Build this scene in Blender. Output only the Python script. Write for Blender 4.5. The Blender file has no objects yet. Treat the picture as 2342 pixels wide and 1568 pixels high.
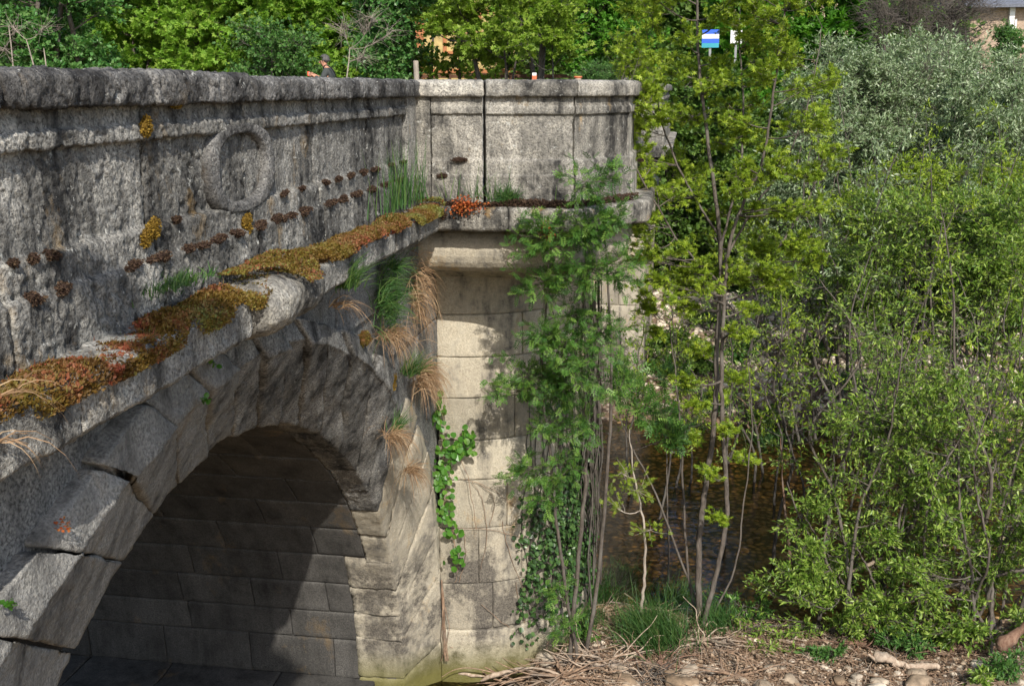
import bpy, math, random
import numpy as np
from mathutils import Vector, Matrix

# ------------------------------------------------------------------ camera, world, sun, exposure
scene = bpy.context.scene
FPX, CX, CY = 1100.0, 512.0, 342.5
VPX, VPY = 690.0, 87.0
PITCH = math.atan((CY-VPY)/FPX)
YAW = math.atan((VPX-CX)/math.hypot(FPX, CY-VPY))
cam_d = bpy.data.cameras.new('camera'); cam = bpy.data.objects.new('camera', cam_d)
scene.collection.objects.link(cam); scene.camera = cam
cam_d.sensor_width = 36.0; cam_d.lens = FPX/1024*36.0; cam_d.clip_start = 0.05; cam_d.clip_end = 2000
cam.location = (0, 0, 0); cam.rotation_euler = (math.pi/2-PITCH, 0, YAW)

SUN = np.array([0.40, -1.0, 0.90]); SUN /= np.linalg.norm(SUN)
EL = math.asin(SUN[2]); ROT = math.atan2(SUN[0], SUN[1])
world = bpy.data.worlds.new('World'); scene.world = world; world.use_nodes = True
wn = world.node_tree; bg = wn.nodes['Background']
sky = wn.nodes.new('ShaderNodeTexSky'); sky.sky_type = 'NISHITA'; sky.sun_disc = False
sky.sun_elevation = EL; sky.sun_rotation = ROT; sky.air_density = 1.0; sky.dust_density = 1.5
wn.links.new(sky.outputs[0], bg.inputs[0]); bg.inputs[1].default_value = 0.15
sun_d = bpy.data.lights.new('sun', 'SUN'); sun_d.energy = 4.4; sun_d.angle = math.radians(0.5); sun_d.color = (1.0, 0.94, 0.85)
sun = bpy.data.objects.new('sun', sun_d); scene.collection.objects.link(sun)
sun.rotation_euler = Vector(SUN).to_track_quat('Z', 'Y').to_euler()
scene.view_settings.view_transform = 'Standard'; scene.view_settings.look = 'None'
scene.view_settings.exposure = 0.35; scene.view_settings.gamma = 1.0
scene.cycles.max_bounces = 6; scene.cycles.diffuse_bounces = 4; scene.cycles.transparent_max_bounces = 4
scene.cycles.caustics_reflective = False; scene.cycles.caustics_refractive = False

# pixel (2342-wide grid) -> world helpers, used only to read positions off the photograph
KP = 1024/2342.0
_fw = np.array([-math.sin(YAW)*math.cos(PITCH), math.cos(YAW)*math.cos(PITCH), -math.sin(PITCH)])
_rt = np.array([math.cos(YAW), math.sin(YAW), 0.0]); _up = np.cross(_rt, _fw)
def ray(x, y): return _rt*(x*KP-CX)/FPX + _up*(CY-y*KP)/FPX + _fw
def atY(x, y, Y): r = ray(x, y); return r*(Y/r[1])
def atX(x, y, X): r = ray(x, y); return r*(X/r[0])
def atZ(x, y, Z): r = ray(x, y); return r*(Z/r[2])

rng = np.random.default_rng(7); random.seed(7)

# ------------------------------------------------------------------ object helpers
def link(o): scene.collection.objects.link(o); return o
def thing(name, label, cat, loc=(0, 0, 0), group=None):
    o = bpy.data.objects.new(name, None); link(o); o.location = loc; o.empty_display_size = .2
    o['label'] = label; o['category'] = cat
    if group: o['group'] = group
    return o
def tag(o, label=None, cat=None, group=None, kind=None):
    if label: o['label'] = label
    if cat: o['category'] = cat
    if group: o['group'] = group
    if kind: o['kind'] = kind
    return o

class MB:
    """collects vertices / quads / tris into ONE mesh"""
    def __init__(s): s.V = []; s.Q = []; s.T = []; s.n = 0; s.rq = []; s.rt = []
    def add(s, V, Q=None, T=None, r=0.5):
        V = np.asarray(V, float)
        if Q is not None and len(Q):
            Q = np.asarray(Q, np.int64); s.Q.append(Q+s.n); s.rq.append(np.full(len(Q), r) if np.isscalar(r) else np.asarray(r))
        if T is not None and len(T):
            T = np.asarray(T, np.int64); s.T.append(T+s.n); s.rt.append(np.full(len(T), r) if np.isscalar(r) else np.asarray(r))
        s.V.append(V); s.n += len(V)
    def build(s, name, mat, parent=None, smooth=True, origin=None):
        me = bpy.data.meshes.new(name)
        V = np.concatenate(s.V) if s.V else np.zeros((0, 3))
        if parent is not None: V = V-np.array(parent.location)
        elif origin is not None: V = V-np.array(origin)
        Q = np.concatenate(s.Q) if s.Q else np.zeros((0, 4), np.int64)
        T = np.concatenate(s.T) if s.T else np.zeros((0, 3), np.int64)
        me.vertices.add(len(V)); me.vertices.foreach_set('co', V.astype(np.float32).ravel())
        nl = Q.size+T.size; me.loops.add(nl)
        me.loops.foreach_set('vertex_index', np.concatenate([Q.ravel(), T.ravel()]).astype(np.int32))
        nf = len(Q)+len(T); me.polygons.add(nf)
        st = np.concatenate([np.arange(len(Q))*4, Q.size+np.arange(len(T))*3]).astype(np.int32)
        me.polygons.foreach_set('loop_start', st)
        me.polygons.foreach_set('use_smooth', np.full(nf, smooth, bool))
        at = me.attributes.new('rnd', 'FLOAT', 'FACE')
        at.data.foreach_set('value', np.concatenate(s.rq+s.rt).astype(np.float32))
        me.update(calc_edges=True); me.validate()
        me.materials.append(mat)
        o = bpy.data.objects.new(name, me); link(o)
        if parent is not None: o.parent = parent
        elif origin is not None: o.location = origin
        return o

# ------------------------------------------------------------------ numpy noise
_perm = np.random.default_rng(11).random((64, 64, 64))
def vnoise(P):
    i = np.floor(P).astype(int); f = P-i; f = f*f*(3-2*f)
    i &= 63; j = (i+1) & 63; r = 0
    for a in (0, 1):
        xa = j[:, 0] if a else i[:, 0]; wa = f[:, 0] if a else 1-f[:, 0]
        for b in (0, 1):
            yb = j[:, 1] if b else i[:, 1]; wb = f[:, 1] if b else 1-f[:, 1]
            for c in (0, 1):
                zc = j[:, 2] if c else i[:, 2]; wc = f[:, 2] if c else 1-f[:, 2]
                r = r+_perm[xa, yb, zc]*wa*wb*wc
    return r*2-1
def fbm(P, sc, octv=3, off=0.0):
    r = 0; a = 1; P = np.asarray(P, float)
    for k in range(octv):
        r = r+a*vnoise(P*sc*(2.03**k)+off+k*7.3); a *= .5
    return r
def normals(V, Q, T=None):
    N = np.zeros_like(V)
    n = np.cross(V[Q[:, 2]]-V[Q[:, 0]], V[Q[:, 3]]-V[Q[:, 1]])
    for k in range(4): np.add.at(N, Q[:, k], n)
    if T is not None and len(T):
        n = np.cross(V[T[:, 1]]-V[T[:, 0]], V[T[:, 2]]-V[T[:, 0]])
        for k in range(3): np.add.at(N, T[:, k], n)
    return N/(np.linalg.norm(N, axis=1, keepdims=True)+1e-12)

# ------------------------------------------------------------------ materials
def new_mat(name):
    m = bpy.data.materials.new(name); m.use_nodes = True
    nt = m.node_tree; p = nt.nodes['Principled BSDF']; return m, nt, p
def N(nt, typ, **kw):
    n = nt.nodes.new(typ)
    for k, v in kw.items():
        if k in n.inputs: n.inputs[k].default_value = v
        else: setattr(n, k, v)
    return n
def ramp(nt, src, stops, inter='LINEAR'):
    r = nt.nodes.new('ShaderNodeValToRGB'); r.color_ramp.interpolation = inter
    e = r.color_ramp.elements
    while len(e) < len(stops): e.new(.5)
    for k, (p, c) in enumerate(stops):
        e[k].position = p; e[k].color = c if isinstance(c, (tuple, list)) else (c, c, c, 1)
    nt.links.new(src, r.inputs[0]); return r.outputs[0]
def mix(nt, fac, a, b, typ='MIX'):
    m = nt.nodes.new('ShaderNodeMix'); m.data_type = 'RGBA'; m.blend_type = typ
    def put(sock, v):
        if isinstance(v, (tuple, list)): sock.default_value = v if len(v) == 4 else (*v, 1)
        elif isinstance(v, (int, float)): sock.default_value = v
        else: nt.links.new(v, sock)
    put(m.inputs[0], fac); put(m.inputs[6], a); put(m.inputs[7], b); return m.outputs[2]
def noise(nt, co, scale, detail=4, rough=.6, vec=None):
    n = nt.nodes.new('ShaderNodeTexNoise'); n.inputs['Scale'].default_value = scale
    n.inputs['Detail'].default_value = detail; n.inputs['Roughness'].default_value = rough
    nt.links.new(co, n.inputs['Vector']); return n.outputs['Fac']
def coords(nt, scale=(1, 1, 1), loc=(0, 0, 0)):
    g = nt.nodes.new('ShaderNodeNewGeometry'); mp = nt.nodes.new('ShaderNodeMapping')
    mp.inputs['Scale'].default_value = scale; mp.inputs['Location'].default_value = loc
    nt.links.new(g.outputs['Position'], mp.inputs['Vector']); return mp.outputs[0]
def attr(nt, name='rnd'):
    a = nt.nodes.new('ShaderNodeAttribute'); a.attribute_name = name; return a.outputs['Fac']
def bump(nt, p, h, strength, dist):
    b = nt.nodes.new('ShaderNodeBump'); b.inputs['Strength'].default_value = strength
    b.inputs['Distance'].default_value = dist; nt.links.new(h, b.inputs['Height'])
    nt.links.new(b.outputs[0], p.inputs['Normal'])
def stone_mat(name, light, mid, dark, d0=.45, d1=.62, ochre=.0, spots=.5, grain=1.0, bstr=.6, seed=0, green=0.0, fsc=58):
    m, nt, p = new_mat(name)
    co = coords(nt, loc=(seed, seed*1.7, 0)); st = coords(nt, (1.6, 1.6, .28), (seed*.7, 3, seed))
    big = noise(nt, co, 1.1, 5, .65); streak = noise(nt, st, 2.2, 6, .7); fine = noise(nt, co, fsc, 4, .65); med = noise(nt, co, 9, 5, .7)
    base = mix(nt, ramp(nt, med, [(.3, 0), (.7, 1)]), mid, light)
    a = mix(nt, .5, big, streak)
    a2 = mix(nt, .3, mix(nt, .35, a, streak), med)
    a3 = mix(nt, .16, a2, fine)
    base = mix(nt, ramp(nt, a3, [(d0, 0), (d1, 1)]), base, dark)
    # per stone tone
    base = mix(nt, 1.0, base, ramp(nt, attr(nt), [(0, .74), (1, 1.14)]), 'MULTIPLY')
    # mineral grain; pit shade and lit facets go into this colour too
    base = mix(nt, grain, base, ramp(nt, fine, [(.36, (.30, .29, .28, 1)), (.5, (1, 1, 1, 1)), (.64, (1.9, 1.86, 1.78, 1))]), 'MULTIPLY')
    if spots > 0:
        lich = noise(nt, co, 16, 6, .75)
        base = mix(nt, ramp(nt, lich, [(.60, 0), (.66, spots)]), base, (.50, .50, .46))
    if ochre > 0:
        oc = noise(nt, coords(nt, (1, 1, .6), (9+seed, 2, 4)), 2.3, 6, .7)
        base = mix(nt, ramp(nt, oc, [(.60, 0), (.70, ochre)]), base, (.42, .25, .06))
    if green > 0:
        # blackish algae crusts left by floods on the lower courses
        cz = nt.nodes.new('ShaderNodeSeparateXYZ'); nt.links.new(coords(nt), cz.inputs[0])
        mz = nt.nodes.new('ShaderNodeMapRange'); nt.links.new(cz.outputs[2], mz.inputs[0])
        mz.inputs[1].default_value = -4.9; mz.inputs[2].default_value = -5.5; mz.inputs[4].default_value = .9
        pn = mix(nt, .3, noise(nt, coords(nt, (1, 1, .55), (4.2, 1, 7)), 1.7, 5, .6), noise(nt, coords(nt), 11, 4, .7))
        cr = nt.nodes.new('ShaderNodeMath'); cr.operation = 'MULTIPLY'; nt.links.new(mz.outputs[0], cr.inputs[0]); nt.links.new(ramp(nt, pn, [(.47, 0), (.56, 1)]), cr.inputs[1])
        base = mix(nt, cr.outputs[0], base, mix(nt, ramp(nt, fine, [(.4, 0), (.6, 1)]), (.05, .045, .04), (.14, .125, .105)))
        gz = nt.nodes.new('ShaderNodeSeparateXYZ'); nt.links.new(coords(nt), gz.inputs[0])
        mr = nt.nodes.new('ShaderNodeMapRange'); nt.links.new(gz.outputs[2], mr.inputs[0])
        mr.inputs[1].default_value = -6.55; mr.inputs[2].default_value = -7.0; mr.inputs[4].default_value = green
        base = mix(nt, mr.outputs[0], base, (.13, .12, .03))
    nt.links.new(base, p.inputs['Base Color']); p.inputs['Roughness'].default_value = .92
    p.inputs['Specular IOR Level'].default_value = .25
    hh = mix(nt, .35, fine, noise(nt, co, 26, 4, .7))
    bump(nt, p, hh, bstr, .03)
    return m
M = {}
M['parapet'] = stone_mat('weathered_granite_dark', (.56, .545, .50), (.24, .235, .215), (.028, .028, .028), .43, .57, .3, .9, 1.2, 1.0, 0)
M['coping'] = stone_mat('weathered_granite_coping', (.42, .41, .39), (.16, .157, .15), (.03, .029, .029), .41, .56, .12, .8, 1.1, 1.0, 3)
M['turret'] = stone_mat('weathered_granite_turret', (.50, .475, .42), (.30, .285, .245), (.04, .039, .037), .44, .56, .5, .7, .85, .8, 5)
M['arch'] = stone_mat('granite_arch', (.42, .41, .385), (.25, .245, .225), (.05, .05, .05), .47, .60, .15, .4, .6, .8, 8)
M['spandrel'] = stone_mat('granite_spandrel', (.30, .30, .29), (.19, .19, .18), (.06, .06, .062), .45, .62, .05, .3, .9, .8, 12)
M['drum'] = stone_mat('pale_granite_drum', (.46, .42, .335), (.35, .312, .24), (.085, .08, .073), .50, .60, .45, .0, .28, .45, 15, .9)
M['vault'] = stone_mat('granite_vault', (.10, .096, .09), (.07, .067, .062), (.03, .029, .027), .46, .60, .15, .0, .5, .4, 20)  # shade under the arch is put into this dark colour
M['arch_dark'] = stone_mat('granite_arch_dark_shaded', (.36, .355, .335), (.20, .197, .185), (.03, .03, .03), .45, .57, .05, .5, 1.0, .9, 9)  # dark pitted stone; cornice shade over the crown is in the colour too
M['joint'] = stone_mat('old_mortar', (.14, .13, .12), (.09, .085, .08), (.03, .03, .03), .45, .6, 0, 0, .6, .4, 30)

def leaf_mat(name, cols, trans=.35, rough=.5, patch=0.0, patchcol=None, spec=.35):
    m, nt, p = new_mat(name)
    stops = [(k/(len(cols)-1) if len(cols) > 1 else 0, (*c, 1)) for k, c in enumerate(cols)]
    col = ramp(nt, attr(nt), stops)
    if patch > 0:
        n = noise(nt, coords(nt), patch, 2, .5)
        col = mix(nt, ramp(nt, n, [(.45, 0), (.58, 1)]), col, ramp(nt, attr(nt), [(0, (*patchcol[0], 1)), (1, (*patchcol[1], 1))]))
    nt.links.new(col, p.inputs['Base Color']); p.inputs['Roughness'].default_value = rough
    p.inputs['Specular IOR Level'].default_value = spec
    if trans > 0:
        t = nt.nodes.new('ShaderNodeBsdfTranslucent'); tc = mix(nt, 1.0, col, (1.25, 1.3, .7), 'MULTIPLY')
        nt.links.new(tc, t.inputs[0]); ms = nt.nodes.new('ShaderNodeMixShader'); ms.inputs[0].default_value = trans
        out = nt.nodes['Material Output']
        nt.links.new(p.outputs[0], ms.inputs[1]); nt.links.new(t.outputs[0], ms.inputs[2]); nt.links.new(ms.outputs[0], out.inputs[0])
    return m
M['ash_leaf'] = leaf_mat('ash_leaf', [(.12, .20, .015), (.22, .32, .025), (.36, .45, .045)], .35, .4)
M['sapling_leaf'] = leaf_mat('sapling_leaf', [(.04, .11, .025), (.085, .20, .035), (.19, .32, .06)], .35, .4)
M['willow_leaf'] = leaf_mat('willow_leaf', [(.07, .145, .02), (.16, .265, .035), (.33, .43, .09)], .32, .36)
M['grey_willow'] = leaf_mat('grey_willow_leaf', [(.11, .18, .075), (.22, .30, .15), (.42, .49, .33)], .25, .36)  # palest tone stands for white glints, put into the leaf colour
M['maple_leaf'] = leaf_mat('maple_leaf', [(.14, .27, .03), (.22, .40, .045), (.34, .48, .08)], .45)
M['lime_leaf'] = leaf_mat('lime_tree_leaf', [(.17, .28, .03), (.24, .37, .04), (.33, .43, .07)], .45)
M['ivy_leaf'] = leaf_mat('ivy_leaf', [(.02, .045, .015), (.04, .09, .025), (.08, .15, .04)], .1, .35)
M['poplar_leaf'] = leaf_mat('poplar_leaf', [(.06, .18, .045), (.10, .25, .06), (.20, .34, .11)], .4, .38)
M['dark_leaf'] = leaf_mat('dark_leaf', [(.05, .11, .02), (.09, .17, .03), (.15, .24, .045)], .35)
M['chestnut_leaf'] = leaf_mat('chestnut_leaf', [(.06, .19, .018), (.10, .27, .025), (.15, .32, .04)], .4)
M['bush_leaf'] = leaf_mat('bush_leaf', [(.05, .14, .03), (.085, .20, .045), (.14, .25, .06)], .35)
M['vine_leaf'] = leaf_mat('vine_leaf', [(.05, .15, .02), (.07, .20, .025), (.13, .26, .04)], .35, .35)
M['grass'] = leaf_mat('green_grass', [(.03, .085, .02), (.05, .13, .03), (.12, .19, .05)], .3)
M['dry_grass'] = leaf_mat('dry_grass', [(.20, .12, .06), (.32, .20, .11), (.46, .34, .21)], .2, .7)
M['sedum'] = leaf_mat('stonecrop_and_moss', [(.085, .042, .010), (.15, .088, .014), (.18, .17, .03)], .2, .6, 7.0, [(.26, .065, .035), (.15, .19, .05)])
M['moss_gold'] = leaf_mat('golden_moss', [(.13, .075, .008), (.20, .12, .012), (.26, .17, .02)], .1, .8)
M['moss_dark'] = leaf_mat('dark_cushion_moss', [(.030, .016, .010), (.055, .030, .018), (.085, .055, .03)], .0, .9)
M['red_sedum'] = leaf_mat('red_stonecrop', [(.30, .06, .02), (.42, .11, .03), (.22, .10, .02)], .2, .6)
M['flower'] = leaf_mat('cream_flower', [(.55, .45, .30), (.65, .55, .42)], .2)
def bark_mat(name, a, b, sc=30):
    m, nt, p = new_mat(name)
    c = mix(nt, ramp(nt, noise(nt, coords(nt, (1, 1, .35)), sc, 5, .7), [(.38, 0), (.62, 1)]), a, b)
    c = mix(nt, ramp(nt, noise(nt, coords(nt), 3.0, 3, .6), [(.5, 0), (.7, .6)]), c, (.16, .15, .13))
    nt.links.new(c, p.inputs['Base Color']); p.inputs['Roughness'].default_value = .9
    bump(nt, p, noise(nt, coords(nt, (1, 1, .4)), sc*2, 4, .7), .6, .01); return m
M['bark'] = bark_mat('grey_brown_bark', (.055, .045, .036), (.13, .108, .088))
M['bark_dark'] = bark_mat('dark_bark', (.045, .038, .032), (.10, .085, .07))
M['bark_pale'] = bark_mat('pale_bark', (.24, .20, .16), (.38, .33, .27))
M['bark_red'] = bark_mat('reddish_bark', (.14, .07, .045), (.24, .15, .10))
M['driftwood'] = bark_mat('bleached_driftwood', (.24, .17, .12), (.46, .37, .28), 20)
M['root'] = bark_mat('dry_root', (.16, .10, .065), (.34, .23, .15), 20)
def plain(name, col, rough=.7, metal=0, var=.25, sc=8, spec=.4):
    m, nt, p = new_mat(name)
    c = mix(nt, var, col, mix(nt, 1.0, col, ramp(nt, noise(nt, coords(nt), sc, 5, .65), [(.3, .3), (.7, 1.6)]), 'MULTIPLY'))
    nt.links.new(c, p.inputs['Base Color']); p.inputs['Roughness'].default_value = rough; p.inputs['Metallic'].default_value = metal
    p.inputs['Specular IOR Level'].default_value = spec
    return m

# ------------------------------------------------------------------ swept stones
def loop_profile(pts, step, c=.015):
    """closed 2-D polygon, corners cut round, resampled"""
    P = [np.array(p, float) for p in pts]; n = len(P); out = []
    for k in range(n):
        a, b, d = P[k-1], P[k], P[(k+1) % n]
        la, ld = np.linalg.norm(a-b), np.linalg.norm(d-b); cc = min(c, la*.4, ld*.4)
        u = b+(a-b)/la*cc; v = b+(d-b)/ld*cc; m = .25*u+.5*b+.25*v
        out += [u, m, v]
    res = []
    for k in range(len(out)):
        a, b = out[k], out[(k+1) % len(out)]; l = np.linalg.norm(b-a); m = max(1, int(round(l/step)))
        for t in range(m): res.append(a+(b-a)*t/m)
    return np.array(res)
def sweep(mb, fn, prof, s0, s1, ds, e=.02, amp=.004, fine=.0, sc=4.0, fsc=38.0, seed=0.0, r=None):
    """prof (M,2) closed, or callable s->(M,2). fn(s, prof)->(M,3). rounded ends, weathered surface"""
    L = s1-s0; e = min(e, L*.3)
    n = max(2, int(round((L-2*e)/ds)))
    ss = np.concatenate([[s0, s0+.15*e, s0+.45*e], np.linspace(s0+e, s1-e, n+1), [s1-.45*e, s1-.15*e, s1]])
    rows = []
    for s in ss:
        d = min(s-s0, s1-s); t = max(0, 1-d/e); ins = e*(1-math.sqrt(max(0, 1-t*t)))
        p = prof(s) if callable(prof) else prof
        if ins > 0:
            c = (p.max(0)+p.min(0))/2; v = c-p; h = np.abs(v).max(0)+1e-9
            # inset: shrink box-like
            p = p+v*np.minimum(1, ins/h)
        rows.append(fn(s, p))
    m = len(rows[0]); V = np.concatenate(rows); k = len(rows)
    a = np.arange(m); b = (a+1) % m; Q = []
    for i in range(k-1): Q.append(np.stack([i*m+a, i*m+b, (i+1)*m+b, (i+1)*m+a], 1))
    Q = np.concatenate(Q); c0 = len(V); V = np.vstack([V, rows[0].mean(0), rows[-1].mean(0)])
    T = np.concatenate([np.stack([b, a, np.full(m, c0)], 1), np.stack([(k-1)*m+a, (k-1)*m+b, np.full(m, c0+1)], 1)])
    Nn = normals(V, Q, T)
    # orient outwards
    ctr = V.mean(0)
    if ((V-ctr)*Nn).sum() < 0: Q = Q[:, ::-1]; T = T[:, ::-1]; Nn = -Nn
    d = fbm(V, sc, 3, seed)*amp
    if fine > 0: d = d+fbm(V, fsc, 2, seed+3)*fine - np.maximum(0, fbm(V, fsc*.5, 2, seed+9)-.35)*fine*2.2
    V = V+Nn*d[:, None]
    mb.add(V, Q, T, random.random() if r is None else r)

LX = -2.75                                                    # the bridge face towards the river
def fn_bridge(s, p): return np.stack([LX+p[:, 0], np.full(len(p), s), p[:, 1]], 1)
bridge = thing('stone_bridge', 'old weathered grey granite arch bridge with round pier, turret and mossy cornice', 'bridge', (LX, 6.0, -7.2))

# parapet blocks along the bridge
def parapet_profile(step):
    return loop_profile([(-.38, -1.2), (.055, -1.2), (.055, -.87), (.02, -.86), (.02, -.715), (-.028, -.70), (-.028, -.265), (.018, -.262), (.018, -.19), (-.008, -.18), (-.008, -.08), (-.38, -.08)], step, .014)
def plain_profile(step):
    return loop_profile([(-.38, -1.2), (.055, -1.2), (.055, -.87), (.022, -.86), (.022, -.08), (-.38, -.08)], step, .014)
mb = MB()
for k, (a, b) in enumerate([(.8, 2.4), (2.4, 4.02), (4.02, 5.37), (5.37, 6.70), (6.70, 8.02), (8.02, 9.45), (9.45, 10.72)]):
    st = .0125 if b < 7 else .018
    sweep(mb, fn_bridge, parapet_profile(st if a > 2 else .06), a+.009, b-.009, st if a > 2 else .06, .02, .007, .0105 if b < 8 else .0085, 3.5, 38, k*3.1)
sweep(mb, fn_bridge, plain_profile(.025), 10.73, 11.14, .025, .012, .005, .004, 3, 30, 4)
mb.build('parapet_wall', M['parapet'], bridge)
# coping stones
def cap_profile(step, top=.07):
    return loop_profile([(-.45, -.09), (.065, -.09), (.075, -.06), (.072, top-.03), (.035, top), (-.42, top)], step, .02)
caps = [(.8, 2.6, .075), (2.6, 4.1, .08), (4.1, 5.38, .078), (5.38, 6.71, .085), (6.71, 8.0, .066), (8.0, 9.55, .068), (9.55, 11.12, .07)]
for k, (a, b, t) in enumerate(caps):
    mb = MB(); st = .013 if (2 < a < 6) else (.018 if a > 2 else .06)
    sweep(mb, fn_bridge, cap_profile(st, t), a+.005, b-.005, st, .03, .009, .0105, 3, 38, k*2.3+1)
    mb.build('coping_stone', M['coping'], bridge)

# oval medallion: a raised ring on the panel
def oval(mb, cy, cz, ay, az, wy, wz, n=170, m=14, seed=0.):
    th = np.linspace(0, 2*math.pi, n, endpoint=False); ph = np.linspace(-.25*math.pi, 1.25*math.pi, m); ex = .80
    cy_ = np.sign(np.cos(th))*np.abs(np.cos(th))**ex; cz_ = np.sign(np.sin(th))*np.abs(np.sin(th))**ex
    V = []
    for i in range(n):
        for a in ph:
            h = min(.054, max(0, math.sin(a))*.095-.012)
            V.append((LX-.028+h, cy+cy_[i]*(ay+math.cos(a)*wy/2), cz+cz_[i]*(az+math.cos(a)*wz/2)))
    V = np.array(V); Q = []
    for i in range(n):
        for j in range(m-1): Q.append((i*m+j, i*m+j+1, ((i+1) % n)*m+j+1, ((i+1) % n)*m+j))
    V += fbm(V, 36, 2, seed)[:, None]*np.array([.007, .003, .003])
    mb.add(V, Q)
mb = MB(); oval(mb, 6.60, -.488, .45, .242, .17, .075); mb.build('medallion', M['coping'], bridge)

# cornice stones on the bridge side
def corn_profile(step, o=.30, z0=-1.18, z1=-1.43):
    return loop_profile([(-.1, z1), (o-.03, z1), (o, z1+.03), (o+.005, z0-.02), (o-.02, z0), (-.1, z0+.03)], step, .010)
for k, (a, b, o, z0) in enumerate([(.8, 2.7, .3, -1.17), (2.7, 4.05, .3, -1.17), (4.05, 5.02, .31, -1.165), (5.02, 5.93, .29, -1.18), (7.12, 8.2, .27, -1.21), (8.2, 9.3, .25, -1.22), (9.3, 10.1, .27, -1.2), (10.1, 10.9, .29, -1.18)]):
    mb = MB(); st = .018 if a > 2 else .08
    sweep(mb, fn_bridge, corn_profile(st, o, z0), a+.005, b-.005, st, .018, .007, .007, 3, 30, k*5.3)
    mb.build('cornice_stone', M['parapet'], bridge)
# the rounded, weather-worn block that sticks out
mb = MB()
sweep(mb, fn_bridge, loop_profile([(-.1, -1.46), (.26, -1.47), (.40, -1.38), (.42, -1.24), (.30, -1.13), (-.1, -1.12)], .02, .06), 5.98, 6.98, .02, .12, .03, .008, 3, 26, 17)
o = mb.build('cornice_stone', M['turret'], bridge); tag(o, 'rounded worn cornice block with orange moss sticking out')

# ---- arch curves (Y,Z): inner soffit edge and flatter outer front edge
INN = np.array([(3.00, -7.6), (3.02, -6.7), (3.12, -5.7), (3.45, -4.6), (3.95, -3.8), (4.75, -3.06), (5.61, -2.63), (6.19, -2.50), (6.9, -2.44), (7.6, -2.52), (8.3, -2.72), (9.1, -3.08), (9.95, -3.68), (10.55, -4.25), (11.0, -4.85), (11.3, -5.48), (11.5, -6.1), (11.6, -6.7), (11.62, -7.6)])
OUT = np.array([(2.2, -7.6), (2.15, -6.3), (2.2, -5.0), (2.45, -3.9), (2.95, -2.9), (3.7, -2.36), (4.5, -2.06), (5.3, -1.82), (6.0, -1.72), (6.7, -1.72), (7.4, -1.82), (8.1, -2.0), (9.05, -2.42), (10.0, -2.98), (10.75, -3.6), (11.35, -4.35), (11.75, -5.2), (11.95, -6.2), (12.03, -7.6)])
def curve(P):
    d = np.r_[0, np.cumsum(np.linalg.norm(np.diff(P, axis=0), axis=1))]; d /= d[-1]
    # smooth by Catmull-Rom sampling
    n = len(P); t = np.linspace(0, n-1, 400); i = np.clip(t.astype(int), 0, n-2); f = (t-i)[:, None]
    p0 = P[np.clip(i-1, 0, n-1)]; p1 = P[i]; p2 = P[i+1]; p3 = P[np.clip(i+2, 0, n-1)]
    return .5*((2*p1)+(-p0+p2)*f+(2*p0-5*p1+4*p2-p3)*f**2+(-p0+3*p1-3*p2+p3)*f**3)
cI, cO = curve(INN), curve(OUT)
def arcI(t): x = t*399; i = min(398, max(0, int(x))); return cI[i]+(cI[i+1]-cI[i])*(x-i)
def arcO(t): x = t*399; i = min(398, max(0, int(x))); return cO[i]+(cO[i+1]-cO[i])*(x-i)
XI = -3.15
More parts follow.
